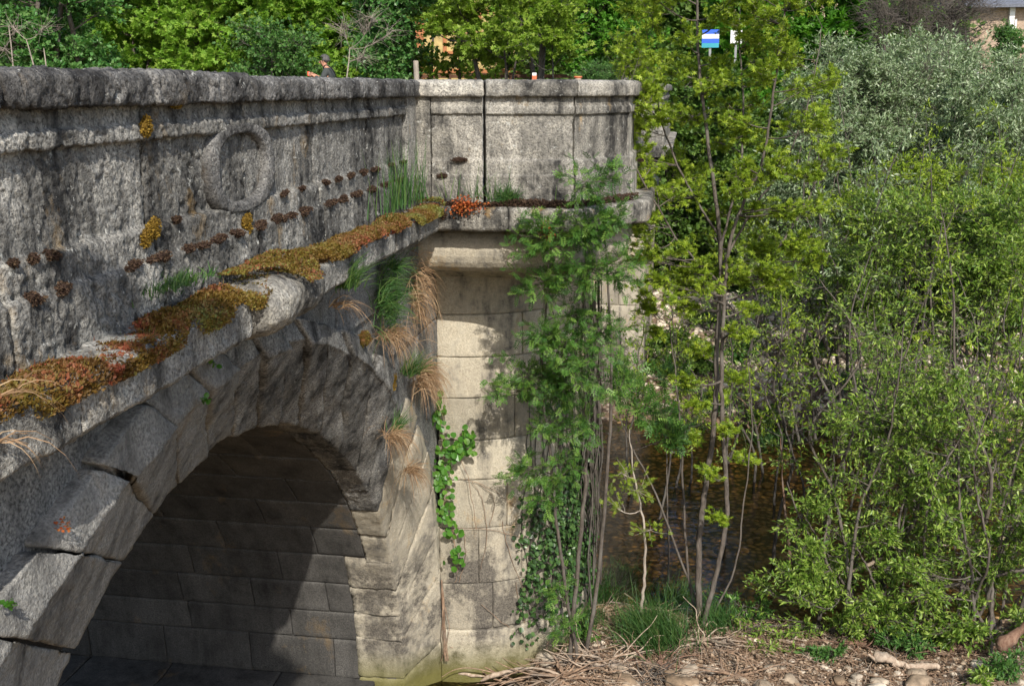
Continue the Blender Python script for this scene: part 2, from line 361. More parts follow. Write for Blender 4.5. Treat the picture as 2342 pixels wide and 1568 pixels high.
# voussoir stones: each has a front face, the splayed face and a strip of soffit
tj = [0, .035, .085, .13, .175, .215, .255, .29, .325, .36, .395, .43, .465, .50, .535, .57, .605, .64, .675, .71, .745, .78, .815, .85, .885, .92, .96, 1.0]
for k in range(len(tj)-1):
    a, b = tj[k], tj[k+1]; mid = (a+b)/2
    a += .0006; b -= .0006
    jx = [.0, .07, .02, .09, .03, .06, .0, .05][k % 8]*(.40 if mid < .42 else .55); deep = .30 if mid < .8 else .55  # deeper pale strips low down stand for the sunlit part of the jamb
    xf = -2.70+jx
    steep = mid > .70
    if steep: xf = -2.752
    def prof_ring(t, xf=xf, deep=deep, jx=jx, mid=mid, k=k):
        I, O = arcI(t), arcO(t)
        sh = [.0, .045, .015, .06, .03, .005, .05, .02][k % 8]*(.5 if mid < .44 else (1 if mid < .78 else .3)); dd = (O-I)/np.linalg.norm(O-I); I = I+dd*sh*.5; O = O+dd*sh
        d = O-I; out = d/np.linalg.norm(d)
        O2 = O-out*jx*.9
        E = O+out*.34; E[1] = min(E[1], -1.5); E[0] = min(E[0], 12.05) if mid > .5 else E[0]
        if mid > .66: E = np.array([min(12.05, O[0]+.30), O[1]+.10])
        B = I+out*.32
        pts = [(XI-deep, *I), (XI, *I), (xf-.02, *O2), (xf, *(O2+out*.03)), (xf-.02, *E), (xf-.14, *(E+out*.03)), (XI-deep, *B)]
        P = np.array(pts); res = []
        n = len(P)
        for q in range(n):
            A, Bq = P[q], P[(q+1) % n]; m = max(1, int(round(np.linalg.norm(Bq-A)/.03)))
            m = {0: 10, 1: 26, 2: 2, 3: 12, 4: 5, 5: 6, 6: 6}[q]
            for w in range(m): res.append(A+(Bq-A)*w/m)
        return np.array(res)
    rows = lambda s, p: p
    # sweep in t; convert edge rounding to t units
    Lm = np.linalg.norm(arcI(b)-arcI(a))+.001
    e = .028 if (mid < .44 or mid > .78) else .06; n = max(6, int(Lm/.03)); tt = np.concatenate([[0, .15*e, .45*e], np.linspace(e, Lm-e, n), [Lm-.45*e, Lm-.15*e, Lm]])/Lm
    R = []
    for u in tt:
        d = min(u, 1-u)*Lm; w = max(0, 1-d/e); ins = e*(1-math.sqrt(max(0, 1-w*w)))
        P = prof_ring(a+(b-a)*u); c = P.mean(0); v = c-P; ln = np.linalg.norm(v, axis=1, keepdims=True)+1e-9
        R.append(P+v/ln*ins)
    
    m = len(R[0]); V = np.concatenate(R); kk = len(R); ia = np.arange(m); ib = (ia+1) % m
    Q = np.concatenate([np.stack([i*m+ia, i*m+ib, (i+1)*m+ib, (i+1)*m+ia], 1) for i in range(kk-1)])
    c0 = len(V); V = np.vstack([V, R[0].mean(0), R[-1].mean(0)])
    T = np.concatenate([np.stack([ib, ia, np.full(m, c0)], 1), np.stack([(kk-1)*m+ia, (kk-1)*m+ib, np.full(m, c0+1)], 1)])
    Nn = normals(V, Q, T); ctr = V.mean(0)
    if ((V-ctr)*Nn).sum() < 0: Q = Q[:, ::-1]; T = T[:, ::-1]; Nn = -Nn
    V = V+Nn*(fbm(V, 3.0, 3, k*4.4)*(.012 if mid < .44 else .018)+fbm(V, 30, 2, k)*.007)[:, None]
    # soften every stone a little differently: a shallow hollow or swell
    mb = MB(); mb.add(V, Q, T, random.random())
    mb.build('voussoir', M['arch'] if mid < .46 else (M['arch_dark'] if mid < .76 else M['drum']), bridge)

# soffit / jamb courses of the vault
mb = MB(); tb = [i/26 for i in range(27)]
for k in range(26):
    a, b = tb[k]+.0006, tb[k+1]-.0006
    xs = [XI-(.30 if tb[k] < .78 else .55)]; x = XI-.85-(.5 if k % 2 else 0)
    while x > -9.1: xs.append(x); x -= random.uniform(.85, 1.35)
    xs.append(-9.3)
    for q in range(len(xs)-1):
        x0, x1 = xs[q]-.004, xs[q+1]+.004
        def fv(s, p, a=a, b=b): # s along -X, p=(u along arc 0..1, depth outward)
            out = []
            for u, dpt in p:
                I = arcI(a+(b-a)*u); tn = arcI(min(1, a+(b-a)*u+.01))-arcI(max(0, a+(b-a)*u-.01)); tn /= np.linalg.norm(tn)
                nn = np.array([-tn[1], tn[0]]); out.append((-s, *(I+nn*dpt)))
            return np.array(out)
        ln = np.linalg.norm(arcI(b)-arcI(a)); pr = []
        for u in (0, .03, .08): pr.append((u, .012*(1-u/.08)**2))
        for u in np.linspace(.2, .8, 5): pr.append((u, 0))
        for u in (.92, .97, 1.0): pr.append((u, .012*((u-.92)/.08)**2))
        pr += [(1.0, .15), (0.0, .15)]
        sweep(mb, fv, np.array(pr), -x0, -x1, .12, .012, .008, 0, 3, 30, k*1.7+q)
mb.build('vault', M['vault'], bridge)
# mortar backing behind the vault and face stones
mb = MB(); t = np.linspace(0, 1, 100); A = np.array([arcI(u) for u in t]); tn = np.gradient(A, axis=0); tn /= np.linalg.norm(tn, axis=1, keepdims=True)
B = A+np.stack([-tn[:, 1], tn[:, 0]], 1)*.03
for X0, X1 in ((XI-.1, -9.25),):
    V = np.concatenate([np.c_[np.full(100, X0), B], np.c_[np.full(100, X1), B]]); Q = [(i, i+1, 101+i, 100+i) for i in range(99)]
    mb.add(V, Q)
V = []
for u in t:
    I, O = arcI(u), arcO(u); d = (O-I)/np.linalg.norm(O-I); V += [(XI-.02, *(I+d*.10)), (-2.80, *(O+d*.10))]
mb.add(V, [(2*i, 2*i+1, 2*i+3, 2*i+2) for i in range(99)])
mb.build('mortar_bed', M['joint'], bridge)

# footing along the foot of the jamb
mb = MB()
for q, (x0, x1) in enumerate([(3.5, 4.7), (4.71, 6.1), (6.11, 7.2), (7.21, 8.3), (8.31, 9.3)]):
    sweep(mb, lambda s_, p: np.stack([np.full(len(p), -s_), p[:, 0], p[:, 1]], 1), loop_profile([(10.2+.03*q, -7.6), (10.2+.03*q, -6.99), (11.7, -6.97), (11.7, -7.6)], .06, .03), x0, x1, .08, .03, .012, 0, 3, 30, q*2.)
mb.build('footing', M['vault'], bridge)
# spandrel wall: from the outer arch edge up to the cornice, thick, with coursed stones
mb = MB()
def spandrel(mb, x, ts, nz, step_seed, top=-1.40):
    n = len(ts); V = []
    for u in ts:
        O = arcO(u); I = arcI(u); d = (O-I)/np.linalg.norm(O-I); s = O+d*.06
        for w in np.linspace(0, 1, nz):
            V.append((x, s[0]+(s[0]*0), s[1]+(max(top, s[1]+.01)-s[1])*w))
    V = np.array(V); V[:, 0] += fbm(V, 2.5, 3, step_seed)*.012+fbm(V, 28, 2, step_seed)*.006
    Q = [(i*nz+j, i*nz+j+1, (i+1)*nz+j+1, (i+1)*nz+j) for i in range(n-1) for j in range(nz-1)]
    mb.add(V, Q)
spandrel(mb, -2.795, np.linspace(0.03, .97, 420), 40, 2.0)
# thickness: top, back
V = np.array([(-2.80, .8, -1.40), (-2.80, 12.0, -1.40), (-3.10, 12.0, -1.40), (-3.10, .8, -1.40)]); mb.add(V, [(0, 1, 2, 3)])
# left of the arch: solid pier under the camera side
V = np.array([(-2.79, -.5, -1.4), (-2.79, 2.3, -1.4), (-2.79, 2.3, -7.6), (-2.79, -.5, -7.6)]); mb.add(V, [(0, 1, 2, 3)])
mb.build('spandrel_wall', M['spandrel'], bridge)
# two more joints: long leaning stones beside the lower voussoirs
# quoin stones between arch and drum, right of the ring
mb = MB(); zq = [-1.46, -2.02, -2.55, -3.1, -3.62]
for k in range(len(zq)-1):
    z0, z1 = zq[k], zq[k+1]
    y0 = max(9.4+k*.7, 9.0)+(.0 if k % 2 else .25)
    sweep(mb, fn_bridge, loop_profile([(-.4, z1+.006), (.0, z1+.006), (.0, z0-.006), (-.4, z0-.006)], .03, .02), y0, 11.96, .03, .02, .01, .004, 3, 30, k*6.)
    if k < 2: sweep(mb, fn_bridge, loop_profile([(-.4, z1+.006), (-.01, z1+.006), (-.01, z0-.006), (-.4, z0-.006)], .03, .02), y0-1.2, y0-.006, .03, .02, .01, .004, 3, 30, k*6.+2) if k == 0 else None
mb.build('quoin_stones', M['spandrel'], bridge)

# ---- turret: half octagon path
TP = [(-2.75, 11.10), (-1.12, 11.10), (-.62, 11.98), (-.62, 15.22), (-1.12, 16.10), (-2.75, 16.10)]
def seg_fn(P, k):
    P = [np.array(p, float) for p in P]
    def nrm(a, b): d = (b-a)/np.linalg.norm(b-a); return np.array([d[1], -d[0]])
    def mit(i):
        if i == 0: return nrm(P[0], P[1])
        if i == len(P)-1: return nrm(P[-2], P[-1])
        n1, n2 = nrm(P[i-1], P[i]), nrm(P[i], P[i+1]); m = n1+n2; return m/(m@n1)
    a, b, m0, m1 = P[k], P[k+1], mit(k), mit(k+1); L = np.linalg.norm(b-a)
    def fn(s, p):
        t = s/L; base = a+(b-a)*t; m = m0+(m1-m0)*t
        xy = base[None]+p[:, :1]*m[None]; return np.c_[xy, p[:, 1]]
    return fn, L
def turret(shift, root, st=.022, detail=True):
    P = [(x, y+shift) for x, y in TP]
    wall = MB(); 
    pp = lambda s: loop_profile([(-.36, -1.2), (.035, -1.2), (.035, -.87), (.02, -.86), (.02, -.72), (-.012, -.705), (-.012, -.268), (.018, -.262), (.018, -.19), (.0, -.18), (.0, -.08), (-.36, -.08)], s, .012)
    pl = lambda s: loop_profile([(-.36, -1.2), (.035, -1.2), (.035, -.87), (.018, -.86), (.018, -.08), (-.36, -.08)], s, .012)
    cuts = {0: [(0, .16, pl), (.17, .70, pp), (.735, 1.62, pp)], 1: [(.012, 1.0, pp)], 2: [(.012, 1.6, pp), (1.61, 3.23, pp)], 3: [(.012, 1.0, pp)], 4: [(.012, 1.62, pp)]}
    for k, cs in cuts.items():
        f, L = seg_fn(P, k); s_ = st if k < 2 else .05
        for a, b, pf in cs: sweep(wall, f, pf(s_), a, min(b, L), s_, .010, .006, .0045, 3, 32, k*2.+a+shift)
    root_o = wall.build('turret_parapet', M['turret'], root)
    for k, cs in {0: [(0, .71), (.73, 1.63)], 1: [(.0, 1.01)], 2: [(0, 1.6), (1.61, 3.24)], 3: [(0, 1.01)], 4: [(0, .8), (.81, 1.63)]}.items():
        f, L = seg_fn(P, k); s_ = st if k < 2 else .05
        for a, b in cs:
            mb = MB(); sweep(mb, f, cap_profile(s_, .07), a+.002, min(b, L)-.002, s_, .02, .006, .005, 3, 32, k*2.+a+shift)
            mb.build('coping_stone', M['turret'], root)
    for k, cs in {0: [(.22, .92), (.925, 1.63)], 1: [(0, 1.01)], 2: [(0, 1.6), (1.61, 3.24)], 3: [(0, 1.01)], 4: [(0, 1.4)]}.items():
        f, L = seg_fn(P, k); s_ = st if k < 2 else .05
        for a, b in cs:
            mb = MB(); sweep(mb, f, loop_profile([(-.5, -1.42), (.20, -1.42), (.24, -1.39), (.245, -1.2), (.22, -1.175), (-.5, -1.15)], s_, .018), a+.002, min(b, L)-.002, s_, .02, .007, .005, 3, 32, k*2.+a+shift)
            mb.build('turret_cornice', M['turret'], root)
    tor = MB(); arcp = [(-.25+.24*math.cos(a), -1.68+.23*math.sin(a)) for a in np.linspace(math.pi*.5, -math.pi*.5, 12)]
    prof = loop_profile([(-1.0, -1.43)]+[(-.12, -1.43)]+arcp+[(-.62, -1.93), (-.75, -2.05), (-1.0, -2.05)], s_ if False else .03, .005)
    for k in range(5):
        f, L = seg_fn(P, k)
        sweep(tor, f, prof, .0, L, .03 if k < 2 else .08, .006, .006, .003, 3, 32, k+shift)
    tor.build('torus_moulding', M['drum'], root)
turret(0, bridge)
# filled core of the turret under the paving
mb = MB(); 
P = [(-2.9, 11.3), (-1.2, 11.3), (-.85, 12.05), (-.85, 15.15), (-1.2, 15.9), (-2.9, 15.9)]
V = np.array([(x, y, -1.02) for x, y in P]+[(x, y, -1.3) for x, y in P]); n = 6
mb.add(V, [(i, (i+1) % n, n+(i+1) % n, n+i) for i in range(n)]+[(0, 1, 4, 5), (1, 2, 3, 4)])
mb.build('turret_paving', M['turret'], bridge)

# ---- round pier
DC = (-2.75, 13.6); DR = 1.6
def fn_drum(s, p, c=DC):
    a = -math.pi/2+s/DR; return np.stack([c[0]+(DR+p[:, 0])*math.cos(a), c[1]+(DR+p[:, 0])*math.sin(a), p[:, 1]], 1)
zc = [-1.95, -2.52, -3.02, -3.51, -4.02, -4.51, -5.12, -5.83, -6.43, -7.6]
mb = MB(); cuts = [[1.3, 2.6, 3.9], [1.0, 2.1, 3.3], [1.6, 2.9, 4.0], [.9, 2.2, 3.4], [1.5, 2.7, 3.8], [.80, 2.0, 3.4], [.45, 1.0, 2.4, 3.7], [.62, 1.9, 3.2], [1.45, 2.9, 4.0]]
for k in range(9):
    js = [-.02]+cuts[k]+[math.pi*DR]
    o = 0 if k < 8 else .03
    for q in range(len(js)-1):
        a, b = js[q]+.004, js[q+1]-.004; st = .03 if js[q] < 2.2 else .09
        sweep(mb, fn_drum, loop_profile([(-.3, zc[k+1]+.004), (o, zc[k+1]+.004), (o+random.uniform(-.006, .006), zc[k]-.004), (-.3, zc[k]-.004)], st, .014), a, b, st, .014, .007, .003, 2.5, 30, k*3.+q)
V = []; 
for z in (-1.9, -7.6):
    for i in range(24): a = -math.pi/2+math.pi*i/23; V.append((DC[0]+(DR-.03)*math.cos(a), DC[1]+(DR-.03)*math.sin(a), z))
mb.add(V, [(i, i+1, 25+i, 24+i) for i in range(23)], r=0.0)
mb.build('round_pier', M['drum'], bridge)

# ---- the bridge beyond: second arch, parapets, deck, abutment
mb = MB()
sweep(mb, fn_bridge, parapet_profile(.06), 16.1, 23.3, .1, .02, .006, .004, 3, 20, 5)
mb.build('parapet_wall', M['parapet'], bridge)
mb = MB(); sweep(mb, fn_bridge, cap_profile(.06), 16.1, 23.3, .1, .02, .006, .004, 3, 20, 6); mb.build('coping_stone', M['coping'], bridge)
mb = MB(); sweep(mb, fn_bridge, corn_profile(.06), 16.3, 23.5, .1, .02, .01, .004, 3, 20, 7); mb.build('cornice_stone', M['parapet'], bridge)
mb = MB()
tt = np.linspace(0, 1, 120); V = []
SH = 12.35
for u in tt:
    O = arcO(u); V += [(-2.78, O[0]+SH, O[1]), (-2.78, O[0]+SH, -1.4), (-9.2, O[0]+SH, O[1]), (-9.2, O[0]+SH, -1.4)]
Q = []
for i in range(119):
    a = i*4; b = a+4; Q += [(a, a+1, b+1, b), (a+2, a+3, b+3, b+2), (a, b, b+2, a+2)]
mb.add(np.array(V), Q); mb.build('second_arch', M['spandrel'], bridge)
# downstream face of the first arch
mb = MB(); V = []
for u in tt:
    O = arcI(u); V += [(-9.3, O[0], O[1]), (-9.3, O[0], -1.4)]
Q = [(i*2, i*2+1, i*2+3, i*2+2) for i in range(119)]; mb.add(np.array(V), Q)
def fn_far(s, p): return np.stack([-9.3-p[:, 0], np.full(len(p), s), p[:, 1]], 1)
sweep(mb, fn_far, parapet_profile(.1), .8, 38, .3, .02, .004, 0); sweep(mb, fn_far, cap_profile(.1, .03), .8, 38, .3, .02, .004, 0)
sweep(mb, fn_far, corn_profile(.1), .8, 38, .3, .02, .004, 0)
mb.build('downstream_wall', M['parapet'], bridge)
mb = MB(); V = [(-9.29, -.5, -1.0), (-3.1, -.5, -1.0), (-3.1, 46, -1.0), (-9.29, 46, -1.0), (-9.29, -.5, -1.35), (-3.1, -.5, -1.35), (-3.1, 46, -1.35), (-9.29, 46, -1.35)]
mb.add(V, [(0, 1, 2, 3), (4, 5, 6, 7), (0, 1, 5, 4), (1, 2, 6, 5), (2, 3, 7, 6), (3, 0, 4, 7)])
M['asphalt'] = plain('asphalt', (.06, .058, .055), .9, 0, .5, 20)
mb.build('deck', M['asphalt'], bridge, smooth=False)
# solid pier between the arches (inside), courses as the jamb
mb = MB(); V = [(-2.8, 12.02, -7.6), (-9.3, 11.75, -7.6), (-9.3, 15.3, -7.6), (-2.8, 15.2, -7.6), (-2.8, 12.02, -1.4), (-9.3, 11.75, -1.4), (-9.3, 15.3, -1.4), (-2.8, 15.2, -1.4)]
mb.add(V, [(0, 1, 5, 4), (1, 2, 6, 5), (2, 3, 7, 6), (3, 0, 4, 7)]); mb.build('pier_core', M['vault'], bridge, smooth=False)
# abutment block with its own turret on the far bank
AB = [(-2.75, 24.0), (-.82, 24.0), (-.82, 30.5), (-2.75, 30.5)]
mb = MB(); za = [-1.95, -2.5, -3.05, -3.6, -4.15, -4.7, -5.25, -5.85, -6.45, -7.2]
for k in range(9):
    for q in range(2):
        f, L = seg_fn(AB, q); s = 0.0; first = True
        while s < L-.1:
            b = min(L, s+(random.uniform(.8, 1.4) if not (first and k % 2) else .5)); b = L if L-b < .35 else b; first = False
            sweep(mb, f, loop_profile([(-.3, za[k+1]+.005), (0, za[k+1]+.005), (0, za[k]-.005), (-.3, za[k]-.005)], .12, .016), s+.005, b-.005, .12, .016, .008, 0, 2.5, 30, k+q)
            s = b
f, L = seg_fn(AB, 0)
mb.add([(-2.78, 24.03, -7.2), (-.85, 24.03, -7.2), (-.85, 24.03, -1.9), (-2.78, 24.03, -1.9), (-.85, 30.4, -7.2), (-.85, 30.4, -1.9)], [(0, 1, 2, 3), (1, 4, 5, 2)], r=0.)
mb.build('abutment', M['drum'], bridge)
mb = MB()
for k in range(3):
    f, L = seg_fn([(-2.75, 23.4), (-.55, 23.4), (-.55, 31.0), (-3.4, 31.0)], k)
    sweep(mb, f, loop_profile([(-.5, -1.42), (.2, -1.42), (.24, -1.2), (-.5, -1.15)], .08, .02), 0, L, .1, .01, .006, 0)
    sweep(mb, f, parapet_profile(.05), 0, L, .1, .01, .006, 0)
    sweep(mb, f, cap_profile(.06), 0, L, .1, .01, .006, 0)
    sweep(mb, f, loop_profile([(-.9, -1.43), (-.05, -1.43), (0, -1.6), (-.1, -1.85), (-.5, -2.0), (-.9, -2.0)], .06, .05), 0, L, .1, .01, .006, 0)
mb.build('abutment_turret', M['turret'], bridge)
# ------------------------------------------------------------------ terrain, water, hills
def sstep(a, b, x): t = np.clip((x-a)/(b-a), 0, 1); return t*t*(3-2*t)
WZ = -7.12
def ground_h(x, y):
    x = np.asarray(x, float); y = np.asarray(y, float)
    P = np.stack([x, y, np.zeros_like(x)], -1).reshape(-1, 3)
    n1 = fbm(P, .35, 3, 2).reshape(x.shape); n2 = fbm(P, 2.6, 3, 5).reshape(x.shape)
    edge = 14.1+.5*n1+.10*np.maximum(0, x)                       # edge of the near gravel bar
    h = np.full_like(x, -7.42)
    bar = (1-sstep(edge-.5, edge+.9, y))*sstep(-2.2, -1.1, x+.4*n1)*sstep(9.9, 11.3, y+.9*sstep(-1, 1.5, x)*1.6)
    bar = np.maximum(bar, (1-sstep(10.0, 12, y))*sstep(.5, 2.0, x))
    h = h+bar*.52
    far = sstep(22.6+.7*n1+.05*x, 24.8+.7*n1+.05*x, y); h = h+far*.57+.18*sstep(17.5, 22.5, y)
    h = h+sstep(25, 34, y)*.45+sstep(34.5, 42.5, y)*5.15
    side = sstep(-12, -19, x)*0; h = h+side
    return h+n2*.035+n1*.05
def axis(segs):
    out = [np.arange(a, b, s) for a, b, s in segs]; out.append([segs[-1][1]]); return np.concatenate(out)
gx = axis([(-90, -14, 3), (-14, -3.2, .5), (-3.2, 7, .075), (7, 16, .4), (16, 100, 3)])
gy = axis([(-30, 9, 1.5), (9, 16, .075), (16, 30, .14), (30, 50, .5), (50, 150, 4)])
GX, GY = np.meshgrid(gx, gy, indexing='ij'); GZ = ground_h(GX, GY)
V = np.stack([GX, GY, GZ], -1).reshape(-1, 3); n, m = GX.shape
I, J = np.meshgrid(np.arange(n-1), np.arange(m-1), indexing='ij'); a = (I*m+J).ravel()
mb = MB(); mb.add(V, np.stack([a, a+m, a+m+1, a+1], 1))
mt, nt, p = new_mat('river_bank_ground')
co = coords(nt)
vor = nt.nodes.new('ShaderNodeTexVoronoi'); vor.inputs['Scale'].default_value = 9; nt.links.new(co, vor.inputs['Vector'])
gravel = mix(nt, ramp(nt, vor.outputs['Distance'], [(.0, 1), (.55, 0)]), (.09, .06, .04), mix(nt, ramp(nt, vor.outputs['Color'], [(.2, 0), (.8, 1)]), (.24, .19, .14), (.50, .44, .36)))
leafy = mix(nt, ramp(nt, noise(nt, co, 30, 5, .7), [(.35, 0), (.65, 1)]), (.085, .05, .03), (.27, .19, .12))
litter = mix(nt, ramp(nt, noise(nt, co, .9, 4, .6), [(.44, 0), (.56, 1)]), leafy, gravel)
grassy = mix(nt, ramp(nt, noise(nt, co, 14, 4, .7), [(.4, 0), (.6, 1)]), (.02, .038, .010), (.05, .075, .02))
sx = nt.nodes.new('ShaderNodeSeparateXYZ'); nt.links.new(co, sx.inputs[0])
mr = nt.nodes.new('ShaderNodeMapRange'); nt.links.new(sx.outputs[2], mr.inputs[0]); mr.inputs[1].default_value = -6.1; mr.inputs[2].default_value = -5.2
colr = mix(nt, mr.outputs[0], litter, grassy)
mr2 = nt.nodes.new('ShaderNodeMapRange'); nt.links.new(sx.outputs[2], mr2.inputs[0]); mr2.inputs[1].default_value = -7.10; mr2.inputs[2].default_value = -7.2
bedc = mix(nt, ramp(nt, vor.outputs['Distance'], [(.0, 1), (.6, 0)]), (.10, .06, .02), mix(nt, ramp(nt, noise(nt, co, .5, 3, .6), [(.40, 0), (.55, 1)]), (.42, .30, .15), (.75, .42, .13)))
colr = mix(nt, mr2.outputs[0], colr, bedc)
nt.links.new(colr, p.inputs['Base Color']); p.inputs['Roughness'].default_value = .95
bump(nt, p, mix(nt, .5, vor.outputs['Distance'], noise(nt, co, 25, 4, .7)), .7, .05)
M['ground'] = mt
g = mb.build('riverbed_ground', mt); tag(g, 'gravel and leaf litter river bed and banks', kind='structure')

mw, nt, p = new_mat('stream_water')
tr = nt.nodes.new('ShaderNodeBsdfTransparent'); tr.inputs[0].default_value = (.90, .82, .62, 1)
gl = nt.nodes.new('ShaderNodeBsdfGlossy'); gl.inputs['Roughness'].default_value = .06; gl.inputs[0].default_value = (.85, .9, 1, 1)
fr = nt.nodes.new('ShaderNodeFresnel'); fr.inputs[0].default_value = 1.33
bp = nt.nodes.new('ShaderNodeBump'); bp.inputs['Strength'].default_value = .35; bp.inputs['Distance'].default_value = .04
nt.links.new(noise(nt, coords(nt, (1, 1.5, 1)), 2.0, 5, .6), bp.inputs['Height'])
nt.links.new(bp.outputs[0], gl.inputs['Normal']); nt.links.new(bp.outputs[0], fr.inputs['Normal'])
ms = nt.nodes.new('ShaderNodeMixShader'); nt.links.new(fr.outputs[0], ms.inputs[0]); nt.links.new(tr.outputs[0], ms.inputs[1]); nt.links.new(gl.outputs[0], ms.inputs[2])
nt.links.new(ms.outputs[0], nt.nodes['Material Output'].inputs[0])
wx = axis([(-60, 70, 1.0)]); wy = axis([(8, 27, 1.0)])
WX, WY = np.meshgrid(wx, wy, indexing='ij'); n, m = WX.shape; I, J = np.meshgrid(np.arange(n-1), np.arange(m-1), indexing='ij'); a = (I*m+J).ravel()
mb = MB(); mb.add(np.stack([WX, WY, np.full_like(WX, WZ)], -1).reshape(-1, 3), np.stack([a, a+m, a+m+1, a+1], 1))
tag(mb.build('water', mw), 'shallow brown stream water over a stony bed', kind='structure')

# wooded slope behind everything, out of which the tree rows grow
hx = np.linspace(-110, 110, 90); hy = np.array([58, 64, 72, 82, 95, 110.])
HX, HY = np.meshgrid(hx, hy, indexing='ij'); HZ = -1.3+np.interp(HY, hy, [0, 3, 9, 16, 24, 32])+fbm(np.stack([HX, HY, HY*0], -1).reshape(-1, 3), .06, 3).reshape(HX.shape)*1.5
n, m = HX.shape; I, J = np.meshgrid(np.arange(n-1), np.arange(m-1), indexing='ij'); a = (I*m+J).ravel()
mb = MB(); mb.add(np.stack([HX, HY, HZ], -1).reshape(-1, 3), np.stack([a, a+m, a+m+1, a+1], 1))
mh, nt, p = new_mat('wooded_slope'); co = coords(nt)
nt.links.new(mix(nt, ramp(nt, noise(nt, co, 1.6, 6, .75), [(.4, 0), (.62, 1)]), (.008, .016, .005), (.035, .06, .016)), p.inputs['Base Color']); p.inputs['Roughness'].default_value = 1
tag(mb.build('hill', mh), 'wooded hillside behind the trees', kind='structure')

# ------------------------------------------------------------------ stones
def blob(n1=7, n2=10):
    V = [(0, 0, 1)]
    for i in range(1, n1):
        a = math.pi*i/n1
        for j in range(n2): b = 2*math.pi*j/n2; V.append((math.sin(a)*math.cos(b), math.sin(a)*math.sin(b), math.cos(a)))
    V.append((0, 0, -1)); V = np.array(V); Q = []; T = []
    for j in range(n2):
        T.append((0, 1+j, 1+(j+1) % n2)); k = 1+(n1-2)*n2; T.append((len(V)-1, k+(j+1) % n2, k+j))
        for i in range(n1-2): a = 1+i*n2; Q.append((a+j, a+n2+j, a+n2+(j+1) % n2, a+(j+1) % n2))
    return V, np.array(Q), np.array(T)
def stone_shape(r, seed, n1=7, n2=10):
    V, Q, T = blob(n1, n2); V = V/(np.abs(V)**3.2).sum(1, keepdims=True)**(1/3.2)*.9
    d = 1+.30*fbm(V, 1.1, 3, seed)
    g_ = np.random.default_rng(int(seed*10)+1)
    for _ in range(7):
        nn = g_.normal(0, 1, 3); nn /= np.linalg.norm(nn); c_ = g_.uniform(.5, .8); k_ = np.maximum(0, (V*d[:, None])@nn-c_); d = d-k_*.85
    return V*d[:, None]*np.array(r), Q, T
M['cobble'] = plain('pale_river_stone', (.46, .40, .32), .85, 0, .9, 7)
mc = M['cobble'].node_tree
for nd in list(mc.nodes):
    if nd.type == 'BSDF_PRINCIPLED':
        c = mix(mc, 1.0, nd.inputs['Base Color'].links[0].from_socket, ramp(mc, attr(mc), [(0, (.45, .36, .28, 1)), (.5, (.95, .92, .88, 1)), (1, (1.3, 1.3, 1.3, 1))]), 'MULTIPLY')
        mc.links.new(c, nd.inputs['Base Color']); bump(mc, nd, noise(mc, coords(mc), 40, 4, .7), .4, .01); break
bi = [(0, 0)]
bl = []
for k in range(62):
    # rows of boulders along the foot of the frame
    px = random.uniform(1330, 2342) if k > 12 else random.uniform(1630, 1860); py = random.uniform(1515, 1600)
    if k < 8: px, py = [(1850, 1500), (1760, 1530), (1700, 1550), (1940, 1520), (1560, 1562), (2010, 1556), (2100, 1560), (1250, 1505)][k]
    q = atZ(px, py, -6.88); s = random.uniform(.05, .14)*(1.25 if 3 < k < 8 else 1)
    V, Q, T = stone_shape((s*random.uniform(1, 1.5), s, s*.62), k*3.3, 8, 12)
    a = random.uniform(0, 3.1); R = np.array([[math.cos(a), -math.sin(a), 0], [math.sin(a), math.cos(a), 0], [0, 0, 1]])
    z = float(ground_h(q[0], q[1])); mb = MB(); mb.add(V@R.T+np.array([q[0], q[1], z+s*.25]), Q, T, random.random())
    tag(mb.build('boulder', M['cobble'], None, True, (q[0], q[1], z)), 'pale rounded river boulder among twigs on the near bank', 'boulder', 'pale boulders on the near bank')
# uncountable cobbles
def cobbles(name, label, n, xr, yr, sr, cond, thick=.6, lift=.15):
    mb = MB(); VV = [stone_shape((1, .8, thick), k*5.1+sr[0]*77, 5, 7) for k in range(12)]
    xs = rng.uniform(*xr, n); ys = rng.uniform(*yr, n); zs = ground_h(xs, ys); ok = cond(xs, ys, zs)
    for x, y, z in zip(xs[ok], ys[ok], zs[ok]):
        V, Q, T = VV[random.randrange(12)]; s = sr[0]+(sr[1]-sr[0])*random.random()**2; a = random.uniform(0, 6.3)
        R = np.array([[math.cos(a), -math.sin(a), 0], [math.sin(a), math.cos(a), 0], [0, 0, 1]])
        mb.add((V*s)@R.T+np.array([x, y, z+s*lift]), Q, T, random.random())
    return tag(mb.build(name, M['cobble']), label, kind='stuff')
cobbles('gravel', 'white cobbles and gravel on the far bank', 5200, (-.8, 10), (23.6, 36), (.045, .17), lambda x, y, z: z > WZ+.02)
cobbles('pebbles', 'small pebbles scattered on the near gravel bar', 2600, (-1.4, 5), (11.3, 14.6), (.015, .06), lambda x, y, z: z > WZ+.03)
o = cobbles('bed_stones', 'brown stones lying under the shallow water', 1800, (-3, 9), (13.8, 24.2), (.05, .17), lambda x, y, z: z < WZ, .35, .1)
M['bedstone'] = plain('bed_stone', (.34, .21, .09), .8, 0, .9, 5); o.data.materials.clear(); o.data.materials.append(M['bedstone'])

